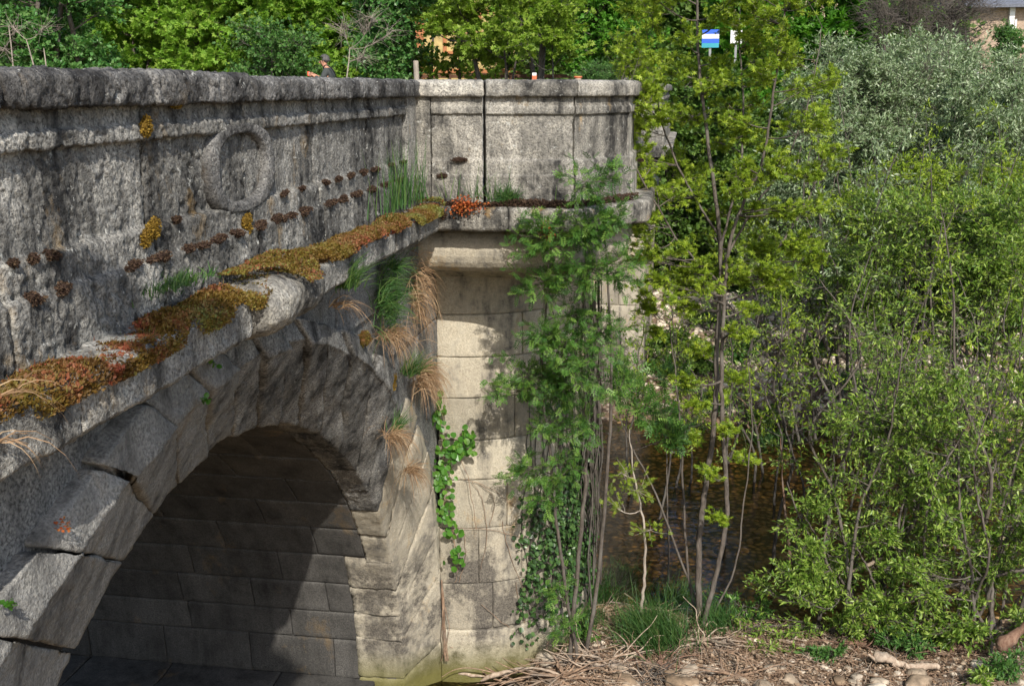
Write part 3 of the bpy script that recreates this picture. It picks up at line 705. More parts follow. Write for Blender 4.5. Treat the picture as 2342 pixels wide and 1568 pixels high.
# ------------------------------------------------------------------ tubes, leaves, plants
def tube(mb, P, R, k=6, r=.5, wob=0):
    P = np.asarray(P, float); n = len(P); R = np.broadcast_to(np.asarray(R, float), (n,)) if np.ndim(R) else np.full(n, R)
    T = np.gradient(P, axis=0); T /= np.linalg.norm(T, axis=1, keepdims=True)+1e-9
    up = np.array([0, 0, 1.]) if abs(T[0][2]) < .9 else np.array([1., 0, 0])
    A = np.cross(T, up); A /= np.linalg.norm(A, axis=1, keepdims=True)+1e-9; B = np.cross(T, A)
    th = np.arange(k)*2*math.pi/k
    V = P[:, None]+R[:, None, None]*(np.cos(th)[None, :, None]*A[:, None]+np.sin(th)[None, :, None]*B[:, None])
    V = V.reshape(-1, 3); a = np.arange(k); b = (a+1) % k
    Q = np.concatenate([np.stack([i*k+a, i*k+b, (i+1)*k+b, (i+1)*k+a], 1) for i in range(n-1)])
    mb.add(V, Q, None, r)
def bez(a, b, bend=.15, sag=0, n=7):
    a = np.array(a, float); b = np.array(b, float); L = np.linalg.norm(b-a)
    off = rng.normal(0, 1, 3)*L*bend; m1 = a+(b-a)*.35+off; m1[2] -= sag*L; m2 = a+(b-a)*.7+off*.6; m2[2] -= sag*L*.3
    t = np.linspace(0, 1, n)[:, None]
    return (1-t)**3*a+3*(1-t)**2*t*m1+3*(1-t)*t*t*m2+t**3*b
def path(pts, sub=5, jit=.0):
    P = np.array(pts, float); n = len(P); out = []
    for i in range(n-1):
        p0, p1, p2, p3 = P[max(0, i-1)], P[i], P[i+1], P[min(n-1, i+2)]
        for f in np.linspace(0, 1, sub, endpoint=False): out.append(.5*((2*p1)+(-p0+p2)*f+(2*p0-5*p1+4*p2-p3)*f*f+(-p0+3*p1-3*p2+p3)*f**3))
    out.append(P[-1]); out = np.array(out)
    if jit: out[1:-1] += rng.normal(0, jit, out[1:-1].shape)
    return out
def quadleaf(w=.18, lift=.03, x0=0., L=1., ang=0., z=0.): # local x = length, y = side, z = normal
    P = np.array([(0, 0, 0), (.45, w, lift), (1, 0, -.04), (.45, -w, lift)])*np.array([L, L, L])
    c, s = math.cos(ang), math.sin(ang); R = np.array([[c, -s, 0], [s, c, 0], [0, 0, 1]]); P = P@R.T; P[:, 0] += x0; P[:, 2] += z; return P
TPL = {}
def reg(name, parts): V = np.concatenate(parts); TPL[name] = (V, np.arange(len(V)).reshape(-1, 4))
reg('lance', [quadleaf(.16)])
reg('broad', [quadleaf(.42, .08)])
reg('round', [np.array([(0, 0, 0), (.25, .42, .06), (.75, .38, .03), (1, 0, -.08)]), np.array([(0, 0, 0), (1, 0, -.08), (.75, -.38, .03), (.25, -.42, .06)])])
cp = []
for k in range(4): x = .22+.19*k; cp += [quadleaf(.19, .02, x, .36, 1.05), quadleaf(.19, .02, x, .36, -1.05)]
cp.append(quadleaf(.17, .02, .86, .36, 0)); reg('pinnate', cp)
reg('star', [quadleaf(.14, .05, 0, random.uniform(.7, 1), a, 0) for a in (-2.0, -1.2, -.5, .2, .9, 1.7)])
reg('palm', [quadleaf(.24, .05, 0, 1-.12*abs(a), a*.75, 0) for a in (-2, -1, 0, 1, 2)])
reg('blade', [np.array([(0, -.04, 0), (0, .04, 0), (.5, .03, .03), (.5, -.03, .03)]), np.array([(.5, -.03, .03), (.5, .03, .03), (1, .004, -.05), (1, -.004, -.05)])])
def scatter(mb, kind, P, D, S, up=None, tilt=.6, rnd=None):
    """leaves at P pointing along D with size S; normals near `up`, tilted"""
    Vt, Qt = TPL[kind]; n = len(P)
    if n == 0: return
    D = D/(np.linalg.norm(D, axis=1, keepdims=True)+1e-9)
    U = (np.array([0, 0, 1.]) if up is None else up)+rng.normal(0, tilt, (n, 3))
    Y = np.cross(U, D); Y /= np.linalg.norm(Y, axis=1, keepdims=True)+1e-9; Z = np.cross(D, Y)
    S = np.broadcast_to(np.asarray(S, float), (n,))
    V = P[:, None]+S[:, None, None]*(Vt[None, :, :1]*D[:, None]+Vt[None, :, 1:2]*Y[:, None]+Vt[None, :, 2:]*Z[:, None])
    Q = Qt[None]+(np.arange(n)*len(Vt))[:, None, None]
    r = rng.random(n) if rnd is None else rnd
    mb.add(V.reshape(-1, 3), Q.reshape(-1, 4), None, np.repeat(r, len(Qt)))

TWM, PERM = 2.0, 1.75
def plant(name, label, cat, stems, clusters, leaf, size, mat, bark='bark', group=None, per=9, twig=.004, tilt=.7, droop=.0, limbr=.35, spacing=None, parts=('trunk', 'branches', 'crown'), tw_n=1.0, lift=.25, bare=False, base=None, tk=3, jitleaf=.35, limbs=True):
    """stems: list of (points, r0, r1). clusters: (cx,cy,cz, rx,ry,rz, ntwigs)."""
    root = thing(name, label, cat, tuple((base if base is not None else np.array(stems[0][0][0])).tolist() if hasattr((base if base is not None else stems[0][0][0]), 'tolist') else tuple(stems[0][0][0])), group)
    tm, bm, lm = MB(), MB(), MB(); nodes = []; nr = []
    for pts, r0, r1 in stems:
        P = path(pts, 6, .006 if len(pts) > 2 else 0); R = np.linspace(1, 0, len(P))**.8*(r0-r1)+r1; tube(tm, P, R, 8)
        nodes += list(P); nr += list(R)
    nodes = np.array(nodes); nr = np.array(nr)
    LP = []; LD = []
    for c in clusters:
        C = np.array(c[:3], float); rad = np.array(c[3:6], float); nt_ = int(c[6]*tw_n*TWM)
        # limb from a node that lies below the cluster
        d = nodes-C; w = np.linalg.norm(d, axis=1)+np.maximum(0, d[:, 2]+.15*np.linalg.norm(d, axis=1))*3
        i = int(np.argmin(w)); A = nodes[i]; L = np.linalg.norm(C-A)
        if limbs and L > .02:
            P = bez(A, C, .10, .10, 7); R = np.linspace(min(nr[i]*.6, .012+L*.012), twig*1.6, 7); tube(bm, P, R, 5)
        else: P = np.array([A, C])
        ends = rng.normal(0, 1, (nt_, 3)); ends /= np.linalg.norm(ends, axis=1, keepdims=True); ends *= rng.random((nt_, 1))**.45
        ends = C+ends*rad
        for e in ends:
            s = P[rng.integers(len(P)//2, len(P))]+(rng.normal(0, .25, 3)*rad*.5 if len(clusters) > 8 else 0)
            e = e.copy(); e[2] += .0
            tp = bez(s, e, .12, .12-lift*.3, 5); l = np.linalg.norm(e-s)
            tube(bm, tp, np.linspace(twig, twig*.35, 5), tk)
            if bare: continue
            m = max(3, int(per*PERM*rng.uniform(.7, 1.3))); t = rng.uniform(.25, 1.02, m)
            idx = np.clip(t*4, 0, 3.999); k = idx.astype(int); f = (idx-k)[:, None]
            q = tp[k]*(1-f)+tp[k+1]*f; dd = (e-s)/(l+1e-6)+rng.normal(0, .75, (m, 3)); dd[:, 2] -= droop
            LP.append(q+rng.normal(0, jitleaf, (m, 3))*size*.4); LD.append(dd)
    tm.build(parts[0], M[bark], root)
    if bm.V: bm.build(parts[1], M[bark], root)
    if LP:
        P = np.concatenate(LP); D = np.concatenate(LD); n = len(P)
        # brightness families so that clumps differ
        scatter(lm, leaf, P, D, size*rng.uniform(.7, 1.6, n), None, tilt)
        lm.build(parts[2], M[mat], root, smooth=False)
    return root
def cl(px, py, Y, rpx, rpy, n, ry=None):
    c = atY(px, py, Y); s = Y/ (FPX/KP)*1.0; rx = rpx*s*1.02; rz = rpy*s*1.02
    return (*c, rx, ry if ry is not None else (rx+rz)/2*.8, rz, n)
def px(pts, Y):
    if np.isscalar(Y): Y = [Y]*len(pts)
    return [atY(a, b, y) for (a, b), y in zip(pts, Y)]
def gpt(a, b, z=-6.9): return atZ(a, b, z)

# A: the slender ash in front, yellow-green
Y0 = 13.5
lead = px([(1600, 1452), (1598, 1330), (1602, 1200), (1622, 1060), (1636, 930), (1640, 780), (1648, 640), (1640, 480), (1620, 330), (1600, 150), (1592, -60), (1590, -260)], Y0)
two = px([(1608, 1430), (1640, 1300), (1662, 1190), (1660, 1080), (1652, 960), (1650, 850), (1655, 700), (1668, 560), (1700, 460), (1740, 380), (1765, 240), (1790, 60), (1800, -140)], Y0-.12)
left = px([(1640, 640), (1560, 560), (1480, 430), (1430, 330), (1400, 260)], [Y0, Y0-.2, Y0-.4, Y0-.5, Y0-.6])
l2 = px([(1645, 540), (1560, 400), (1510, 260), (1480, 80), (1470, -60)], [Y0, Y0+.1, Y0+.3, Y0+.3, Y0+.3])
r2 = px([(1650, 660), (1760, 590), (1840, 470), (1900, 330)], [Y0, Y0+.1, Y0+.4, Y0+.6])
r3 = px([(1655, 600), (1720, 480), (1790, 380), (1850, 230), (1880, 60)], [Y0, Y0+.2, Y0+.4, Y0+.6, Y0+.7])
r4 = px([(1650, 560), (1690, 400), (1700, 250), (1690, 80), (1700, -80)], [Y0, Y0+.1, Y0+.2, Y0+.2, Y0+.2])
s3 = px([(1590, 1440), (1570, 1250), (1560, 1080), (1550, 900), (1530, 740)], Y0+.2)
s4 = px([(1606, 1446), (1680, 1300), (1700, 1150), (1720, 980), (1710, 820)], Y0+.3)
cs = []
rs = np.random.default_rng(3)
for k in range(165):
    y = rs.uniform(-180, 680); cxp = 1650; w = np.interp(y, [-180, 0, 250, 450, 680], [210, 240, 265, 260, 200])
    x = cxp+rs.uniform(-1, 1)*w
    if abs(x-1625) < 40 and abs(y-88) < 30: continue
    cs.append(cl(x, y, Y0+rs.uniform(-.9, .9), rs.uniform(38, 66), rs.uniform(28, 48), 8))
for x, y in [(1410, 300), (1440, 230), (1400, 420), (1440, 520), (1500, 640), (1560, 700), (1450, 590), (1480, 700), (1560, 620), (1700, 640), (1390, 260), (1500, 200), (1700, 300), (1470, 400), (1820, 560), (1500, 760), (1720, 700), (1600, 800), (1680, 860), (1590, 920), (1670, 980), (1620, 1080), (1690, 760), (1560, 860), (1700, 1050), (1640, 1180), (1445, 190), (1410, 240), (1460, 290), (1425, 350), (1455, 420), (1430, 470), (1480, 500), (1470, 340), (1500, 270), (1460, 240), (1580, 1000), (1650, 900), (1750, 560), (1800, 480), (1850, 400), (1780, 640)]:
    cs.append(cl(x, y, Y0+rs.uniform(-.6, .4), 42, 26, 12))
plant('ash_tree', 'tall slender ash with yellow green leaves and two thin trunks beside the round pier', 'tree', [(lead, .044, .009), (two, .034, .008), (left, .015, .005), (l2, .015, .005), (r2, .018, .005), (r3, .016, .005), (r4, .016, .005), (s3, .02, .005), (s4, .016, .004)], cs, 'star', .044, 'ash_leaf', 'bark', per=6, twig=.0032, tilt=.5, droop=-.3)

# B: pale-barked sapling and thin companions
def thin(pts, Y, r0, label, cls=(), mat='sapling_leaf', leaf='pinnate', size=.12, bark='bark_pale', per=5, **k):
    return plant('sapling', label, 'sapling', [(px(pts, Y), r0, .004)], cls, leaf, size, mat, bark, per=per, **k)
thin([(1466, 1468), (1468, 1380), (1475, 1290), (1470, 1180), (1450, 1090), (1440, 980)], 13.2, .026, 'pale barked sapling trunk standing before the green grass clump', [cl(1460, 1120, 13.2, 60, 60, 9), cl(1420, 1080, 13.1, 50, 50, 8), cl(1490, 1210, 13.1, 50, 40, 6), cl(1400, 1150, 13.2, 30, 50, 5)], mat='ash_leaf', size=.05)
thin([(1640, 1480), (1600, 1380), (1560, 1290), (1500, 1130), (1440, 1010), (1400, 900)], 13.7, .022, 'leaning grey sapling crossing in front of the dark stream', [cl(1480, 930, 13.6, 60, 70, 10), cl(1420, 860, 13.4, 60, 60, 10), cl(1530, 1000, 13.6, 50, 40, 7)], bark='bark')
thin([(1530, 1350), (1528, 1200), (1525, 1050), (1520, 900)], 15.2, .016, 'very thin upright sapling in the shallow water', [cl(1525, 960, 15.2, 60, 50, 7), cl(1545, 860, 15.2, 60, 40, 7)], bark='bark')
thin([(1808, 1300), (1800, 1200), (1792, 1130), (1785, 1000)], 14.6, .026, 'reddish stem rising from the stream right of the ash', [cl(1790, 1050, 14.6, 50, 40, 6)], mat='willow_leaf', leaf='lance', size=.06, bark='bark_red')

# C: the compound-leaved shrub that hangs in front of the pier
st = [(px([(1300, 1545), (1312, 1400), (1330, 1200), (1345, 1000), (1330, 800), (1340, 620), (1330, 430)], [12.3, 12.2, 12.1, 12.0, 11.7, 11.2, 10.8]), .03, .006),
      (px([(1330, 1540), (1370, 1300), (1390, 1050), (1400, 850), (1390, 650), (1380, 480)], [12.6, 12.5, 12.3, 12.1, 11.8, 11.5]), .028, .006),
      (px([(1320, 1500), (1280, 1250), (1260, 1050), (1240, 850), (1250, 680), (1260, 560)], [12.2, 11.9, 11.7, 11.5, 11.2, 10.9]), .022, .005)]
cs = []
for x, y, rx, ry, n in [(1335, 425, 45, 45, 12), (1240, 540, 75, 50, 24), (1330, 520, 90, 50, 30), (1400, 500, 55, 60, 18), (1250, 640, 80, 50, 26), (1350, 610, 70, 60, 22), (1420, 620, 60, 60, 14),
                        (1290, 780, 70, 50, 20), (1200, 860, 80, 50, 24), (1280, 880, 80, 60, 30), (1340, 830, 70, 70, 26), (1260, 960, 60, 50, 16), (1330, 960, 50, 60, 16), (1240, 770, 60, 40, 12),
                        (1200, 1070, 60, 45, 16), (1240, 1120, 50, 45, 14), (1390, 760, 60, 70, 14), (1420, 880, 50, 60, 10), (1300, 1060, 50, 50, 9), (1270, 1350, 45, 60, 8), (1290, 1420, 50, 40, 8), (1130, 880, 35, 30, 6), (1400, 400, 40, 50, 8), (1320, 720, 60, 40, 10)]:
    Yc = np.interp(y, [400, 700, 1000, 1400], [10.6, 11.1, 11.5, 12.0])
    cs.append(cl(x, y, Yc+rs.uniform(-.15, .15), rx*1.35, ry*1.35, n*.85, .32))
plant('ash_shrub', 'bright green shrub with feathery compound leaves covering the right side of the round pier', 'shrub', st, cs, 'pinnate', .075, 'sapling_leaf', 'bark', per=6, twig=.0028, tilt=.45, droop=.2)

# D: willows at the lower right
def multi(bx, by, Y, tips, r=.03, spread=.25):
    base = atY(bx, by, Y); out = []
    for tx, ty, dy in tips:
        e = atY(tx, ty, Y+dy); b = base+rng.normal(0, spread, 3)*np.array([1, 1, 0]); m = b+(e-b)*.5+rng.normal(0, .10, 3)*np.linalg.norm(e-b)*np.array([1, 1, .3])
        out.append(([b, b+(m-b)*.5+rng.normal(0, .03, 3), m, m+(e-m)*.5+rng.normal(0, .04, 3), e], r*random.uniform(.7, 1.1), .006))
    return out
def fill(x0, x1, y0, y1, Y, n, rp=(35, 60), tw=12, dy=.7, avoid=None, dens=None):
    out = []
    while len(out) < n:
        x = rs.uniform(x0, x1); y = rs.uniform(y0, y1)
        if avoid and avoid(x, y): continue
        r = rs.uniform(*rp)*1.45; out.append(cl(x, y, Y+rs.uniform(-dy, dy), r, r*rs.uniform(.6, .95), tw))
    return out
def W(label, bx, by, Y, tips, cls, mat='willow_leaf', leaf='lance', size=.06, per=9, bark='bark', r=.03, **k):
    return plant('willow', label, 'willow', multi(bx, by, Y, tips, r), cls, leaf, size, mat, bark, 'willow thickets along the stream', per=per, **k)
W('mid green willow leaning over the dark stream, nearest its brown water', 1990, 1450, 13.9, [(1900, 1050, .3), (1840, 1180, -.2), (1990, 900, .4), (2080, 1000, 0), (1800, 1100, 0), (1960, 1250, -.4), (2050, 1150, .3)],
  fill(1800, 2130, 1060, 1330, 13.8, 24, (35, 60), 11, .6)+fill(1900, 2100, 900, 1060, 14.0, 10, (35, 60), 9, .5)+fill(1880, 2150, 1330, 1470, 13.4, 20, (30, 50), 9, .4)+fill(1700, 1860, 1300, 1470, 13.5, 12, (28, 45), 8, .3), size=.062)
W('broad leafy willow at the right edge above the driftwood log', 2260, 1470, 13.6, [(2200, 1000, .2), (2330, 900, .3), (2150, 1150, 0), (2300, 1200, -.3), (2400, 1000, 0), (2180, 750, .5)],
  fill(2080, 2400, 1150, 1450, 13.5, 32, (35, 60), 10, .6)+fill(2080, 2400, 860, 1150, 13.9, 22, (35, 60), 9, .6), size=.062)
W('thin twiggy willow behind the ash, above the pebble bank', 1830, 1010, 21.5, [(1740, 700, .3), (1830, 560, .2), (1950, 620, 0), (1700, 830, 0), (1900, 800, -.5)],
  fill(1690, 2010, 560, 720, 21.3, 26, (32, 60), 10, 1.0), size=.075, bark='bark_dark')
W('tall dark stemmed willow in the middle of the thicket', 2090, 960, 20.5, [(2060, 480, .3), (2130, 380, 0), (2010, 600, 0), (2200, 520, .3), (2030, 780, -.4), (2160, 700, 0), (2100, 560, .2)],
  fill(1960, 2250, 440, 720, 20.4, 56, (34, 62), 11, 1.0), size=.075, bark='bark_dark', r=.045)
W('dark stemmed willow by the right edge, rooted on the far gravel', 2290, 980, 19.5, [(2240, 500, .3), (2330, 450, 0), (2280, 650, 0), (2380, 600, .3), (2330, 800, 0)],
  fill(2190, 2400, 440, 800, 19.5, 50, (34, 62), 11, 1.0), size=.075, bark='bark_dark', r=.045)
# slender saplings of the thicket
def slender(bx, by, Y, h, mat, leaf, size, bark, label, grp, k=11, wid=.34, t0=.25, rk=.05):
    b = atY(bx, by, Y); b[2] = max(float(ground_h(b[0], b[1])), WZ-.25); ln = rng.normal(0, .10, 2); P = [b]
    for q in range(1, 6): P.append(b+np.array([ln[0]*q*h/5+rng.normal(0, .05), ln[1]*q*h/5*.5+rng.normal(0, .05), h*q/5]))
    for q in (2, 3, 4): P[q] = P[q]+rng.normal(0, .16, 3)*[1, .6, .2]
    cs = []
    for q in range(k):
        t = t0+(1.03-t0)*(q+.5)/k; i = min(4, int(t*5)); f = min(1.1, t*5-i); c = P[i]+(P[i+1]-P[i])*f
        w_ = wid*(1.15-.6*abs(t-.55)); c = c+rng.normal(0, .5, 3)*np.array([w_, w_*.8, .1]); cs.append((*c, w_, w_*.8, h/k*.8, 4))
    plant('sapling', label, 'sapling', [(P, .007+.0045*h, .004)], cs, leaf, size, mat, bark, grp, per=5, twig=.003)
GS = 'slender saplings of the riverside thicket'
for q in range(34):
    x = rs.uniform(1860, 2360); Y = rs.choice([13.7, 14.4, 15.5, 17, 19])+rs.uniform(-.3, .4); z_ = rs.uniform(3.0, 5.6)
    slender(x, 1300, Y, z_, 'willow_leaf' if q % 4 else 'ash_leaf', 'lance', .058 if Y < 16 else .066, 'bark' if q % 3 else 'bark_dark', 'slender green leaved sapling standing in the riverside thicket on the right', GS, wid=.40)
for q in range(13):
    x = rs.uniform(1420, 1860); Y = rs.uniform(15.5, 22)
    slender(x, 1100, Y, rs.uniform(3.2, 5.0), ['willow_leaf', 'ash_leaf'][q % 2], 'lance', .06, 'bark_dark', 'thin sapling rising from the stream behind the ash trunks', 'thin saplings in the stream', wid=.36, t0=.4)
# E: grey willows, upper right
for q in range(24):
    x = rs.uniform(1780, 2350); Y = rs.uniform(25.5, 31); slender(x, 900, Y, rs.uniform(5.6, 7.6), 'grey_willow', 'lance', .085, 'bark', 'tall silvery willow shoot standing among the grey crowns', 'silvery willow shoots', 13, .55)
for q in range(34):
    x = rs.uniform(1640, 2360) if q % 5 == 0 else rs.uniform(1900, 2360); Y = rs.uniform(19.5, 24); slender(x, 900, Y, rs.uniform(4.4, 7.2), ['willow_leaf', 'ash_leaf', 'willow_leaf', 'grey_willow'][q % 4], 'lance', .075, 'bark_dark', 'tall leafy shoot in the middle of the thicket', 'tall leafy shoots', 10, .50, .42)
W('silver grey willow, left one of the three tall grey crowns', 1900, 800, 27.5, [(1850, 300, 0), (1930, 180, .5), (1980, 330, 0), (1820, 450, 0)],
  fill(1800, 2040, 170, 560, 27.5, 100, (28, 52), 12, 1.3)+fill(1700, 1860, 420, 620, 27, 34, (28, 46), 11, 1.0)+fill(1880, 2020, 100, 200, 27.5, 16, (26, 40), 10, .8), mat='grey_willow', size=.085, r=.06)
W('silver grey willow, middle one of the three tall grey crowns', 2090, 800, 28, [(2060, 250, 0), (2130, 160, .5), (2000, 380, 0), (2200, 300, 0)],
  fill(1990, 2220, 150, 520, 28, 112, (28, 52), 12, 1.3)+fill(2000, 2190, 70, 160, 28.4, 12, (22, 38), 7, .8), mat='grey_willow', size=.085, r=.06)
W('silver grey willow, rightmost tall grey crown below the stone house', 2270, 800, 27, [(2230, 250, 0), (2330, 220, .5), (2280, 400, 0), (2370, 350, 0)],
  fill(2180, 2400, 190, 540, 27, 100, (28, 52), 12, 1.3), mat='grey_willow', size=.085, r=.06)
W('silver grey willow filling the view under the bare grey brown tree', 2150, 600, 32, [(2100, 150, 0), (2200, 140, .5), (2280, 180, 0)],
  fill(2000, 2400, 120, 330, 32, 130, (28, 50), 12, 1.0)+fill(1880, 2050, 120, 300, 32, 36, (26, 46), 12, .8), mat='grey_willow', size=.09, r=.06)
# yellow-green shoots mixed in
W('yellow green willow bush between the grey crowns and the dark stemmed willows', 2170, 900, 23.5, [(2160, 400, 0), (2250, 430, 0), (2080, 430, 0)],
  fill(2020, 2400, 380, 520, 23.5, 34, (30, 55), 9, .8)+fill(1880, 2040, 420, 560, 23.5, 16, (26, 46), 8, .6), mat='ash_leaf', leaf='lance', size=.085)
# dark understory filling the depth behind the ash
def bush(label, bx, by, Y, cls, mat='bush_leaf', leaf='broad', size=.08, per=9, bark='bark_dark', tips=None, r=.03, **k):
    tips = tips or [(c2, c3, 0) for c2, c3 in [(bx-30, by-80), (bx+30, by-90), (bx, by-110)]]
    return plant('bush', label, 'bush', multi(bx, by, Y, tips, r, .15), cls, leaf, size, mat, bark, 'bushes on the far bank', per=per, **k)
bush('dark green rounded bush at the foot of the abutment', 1545, 865, 25.6, fill(1490, 1625, 770, 865, 25.6, 26, (24, 38), 10, .6), 'dark_leaf', size=.075)
bush('low bright bush on the pebble bank right of the abutment', 1690, 850, 27, fill(1640, 1720, 790, 850, 27, 8, (16, 24), 8, .6))
bush('wide low green bush on the far gravel under the willows', 1870, 850, 28.5, fill(1780, 1980, 770, 850, 28.5, 12, (18, 28), 8, .6))
bush('small brown twiggy bush at the stream edge on the far bank', 1715, 985, 23.3, fill(1680, 1780, 930, 990, 23.3, 8, (18, 28), 6, .3), 'dark_leaf', size=.05, bark='root')
bush('broad dark bush on the grassy slope left of the grey willows', 1750, 330, 38.5, fill(1660, 1960, 240, 380, 38.5, 50, (30, 50), 12, .8), 'dark_leaf', size=.11)
bush('broad dark bush on the grassy slope behind the grey willows', 2180, 330, 38.5, fill(1950, 2400, 200, 380, 38.5, 70, (30, 50), 12, .8), 'dark_leaf', size=.11)
for q, (x, y, Y, rx, ry, n_, m_) in enumerate([(1760, 1500, 13.0, 70, 40, 9, 'willow_leaf'), (1880, 1505, 12.9, 60, 36, 8, 'bush_leaf'), (1960, 1440, 13.4, 80, 44, 10, 'willow_leaf'), (2060, 1470, 13.1, 70, 36, 9, 'bush_leaf'), (2180, 1440, 13.3, 80, 44, 10, 'willow_leaf'), (2300, 1540, 12.6, 60, 44, 12, 'bush_leaf'), (1350, 1470, 12.9, 60, 50, 8, 'sapling_leaf'), (1700, 1400, 13.8, 60, 50, 8, 'sapling_leaf'), (2230, 1560, 12.4, 50, 30, 6, 'willow_leaf'), (1640, 1540, 12.7, 40, 24, 5, 'willow_leaf')]):
    plant('undergrowth', ['low leafy shoots between boulders left of the driftwood log', 'small green bush just left of the driftwood log', 'leafy undergrowth at the foot of the left willow', 'low green bush behind the driftwood log', 'leafy undergrowth at the foot of the right willow', 'bright green bush in the bottom right corner', 'weedy shoots at the foot of the round pier', 'leafy shoots right of the ash base', 'few green shoots at the bottom edge right of the log', 'few green shoots before the boulders under the ash'][q], 'shrub', multi(x, y+30, Y, [(x-rx*.5, y, 0), (x+rx*.5, y-10, 0), (x, y-20, .1)], .008, .1), [cl(x+rs.uniform(-.7, .7)*rx, y+rs.uniform(-.8, .5)*ry, Y, rx*.55, ry*.6, 5) for _ in range(n_)], 'lance', .06, m_, 'bark', None, per=6)
# plants beyond: dark evergreens that close the view between the ash leaves
def BT(name, label, cat, group, bx, Y, tips, cls, mat, leaf='broad', size=.13, per=8, bark='bark_dark', r=.12, zb=-1.2, **k):
    b = atY(bx, 200, Y); b[2] = zb if Y > 41 else float(ground_h(b[0], b[1])); st = []
    for tx, ty in tips:
        e = atY(tx, ty, Y+rng.uniform(-.5, .5)); m = b+(e-b)*.5+rng.normal(0, .05, 3)*np.linalg.norm(e-b); st.append(([b, m, e], r, r*.3))
    return plant(name, label, cat, st, cls, leaf, size, mat, bark, group, per=per, twig=.007, **k)
GB = 'trees behind the bridge'
BT('tree', 'dark evergreen tree filling the gap behind the ash crown', 'tree', GB, 1560, 36, [(1560, 200), (1520, 320)], fill(1460, 1700, 165, 430, 36, 64, (30, 55), 13, 1.2)+fill(1470, 1720, 430, 700, 35, 60, (30, 52), 13, 1.2), 'dark_leaf', size=.12)
BT('tree', 'low dark leafy tree behind the willow stems', 'tree', GB, 1850, 35, [(1850, 400), (1780, 450)], fill(1690, 2030, 400, 740, 35, 90, (34, 60), 13, 1.2), 'dark_leaf', size=.12)
BT('tree', 'dark leafy tree behind the right hand willows', 'tree', GB, 2200, 35, [(2200, 400), (2280, 450)], fill(2020, 2400, 380, 760, 35, 100, (34, 60), 13, 1.2), 'dark_leaf', size=.12)
BT('chestnut_tree', 'bright green chestnut with cream flower candles behind the ash', 'tree', GB, 1800, 44, [(1760, 120), (1850, 60), (1800, 250)], fill(1640, 1990, -60, 200, 44, 100, (34, 60), 11, 2)+fill(1650, 1900, 200, 420, 42, 80, (34, 56), 12, 1.5), 'chestnut_leaf', 'palm', .24, per=6, tilt=.5)
# flower candles
cm = MB()
for k in range(60):
    q = atY(rs.uniform(1660, 1960), rs.uniform(-20, 180), 44+rs.uniform(-2.6, -1.5)); n = 26; t = rng.random(n); a = rng.uniform(0, 6.28, n)
    P = q+np.stack([np.cos(a)*.05*(1-t), np.sin(a)*.05*(1-t), t*.24], 1); scatter(cm, 'broad', P, np.stack([np.cos(a), np.sin(a), .4+0*a], 1), .05)
ch = [o for o in scene.objects if o.name.startswith('chestnut_tree')][0]
cm.build('flower_candles', M['flower'], ch, smooth=False)
BT('bare_tree', 'grey brown tree still without leaves in front of the stone house', 'tree', GB, 2130, 40, [(2080, 60), (2180, 40), (2230, 100), (2020, 90)], fill(1980, 2270, -60, 230, 40, 120, (34, 60), 16, 1.5), 'dark_leaf', bark='bark', per=1, bare=True, r=.1)
BT('bush', 'narrow bright green conifer bush beside the stone house', 'bush', None, 2305, 38, [(2305, 70)], fill(2280, 2335, 50, 180, 38, 26, (14, 22), 11, .3), 'bush_leaf', 'lance', .10, r=.03)

# top-left band: trees behind the far parapet
def top(label, bx, Y, x0, x1, y0, y1, n, mat, leaf, size, tips=None, per=9, bark='bark', r=.07, tw=12, name='tree', **k):
    tips = tips or [(bx-20, -60), (bx+30, -90)]
    return BT(name, label, 'tree', GB, bx, Y, tips, fill(x0, x1, y0, y1, Y, n, (26, 50), tw, 1.6), mat, leaf, size, per, bark, r, **k)
top('leafy poplar with glossy leaves around a grey trunk, leftmost behind the bridge', 128, 36, -40, 260, -80, 170, 60, 'poplar_leaf', 'broad', .12, [(130, -90), (95, -60), (160, -120)], r=.16)
top('yellow green maple next to the leftmost poplar', 320, 41, 230, 480, -80, 200, 84, 'maple_leaf', 'palm', .13, [(345, -100), (380, -80)])
top('maple with greyish lower twigs, third tree from the left', 470, 40, 380, 620, -80, 200, 84, 'maple_leaf', 'palm', .13)
top('dense green maple, fourth tree from the left', 600, 43, 500, 760, -80, 200, 90, 'maple_leaf', 'palm', .13, [(640, -80), (560, -60)])
top('low grey green bush tree just left of the man', 650, 37, 540, 720, 60, 190, 40, 'bush_leaf', 'broad', .09, [(650, 80), (620, 90)], r=.05)
top('tall maple rising behind the man', 740, 45, 660, 880, -80, 160, 80, 'maple_leaf', 'palm', .13, [(720, -60), (800, -90)], bark='bark_dark')
top('deep green poplar right of the bare branches', 890, 38, 820, 965, -80, 185, 70, 'poplar_leaf', 'broad', .10, [(880, -60), (930, -80)])
top('lime tree with flat bright leaf clumps in front of the yellow house', 1255, 36, 960, 1120, -70, 50, 22, 'lime_leaf', 'palm', .10, [(1240, 60), (1255, -60), (1150, -80), (1050, -40)], bark='bark', r=.12)
top('second lime tree in front of the right part of the yellow house', 1180, 35, 1060, 1310, -70, 125, 34, 'lime_leaf', 'palm', .10, [(1140, -20), (1200, 10), (1260, 60)], bark='bark_dark', r=.06, tw=9)
top('green hazel tree left of the stone ball', 1380, 39, 1290, 1480, -80, 150, 80, 'chestnut_leaf', 'broad', .10, [(1370, 20), (1400, -60)])
top('spreading lime tree before the left part of the yellow house', 1010, 39, 950, 1180, -80, 165, 16, 'lime_leaf', 'palm', .10, [(1000, -60), (1060, -60)], per=7)
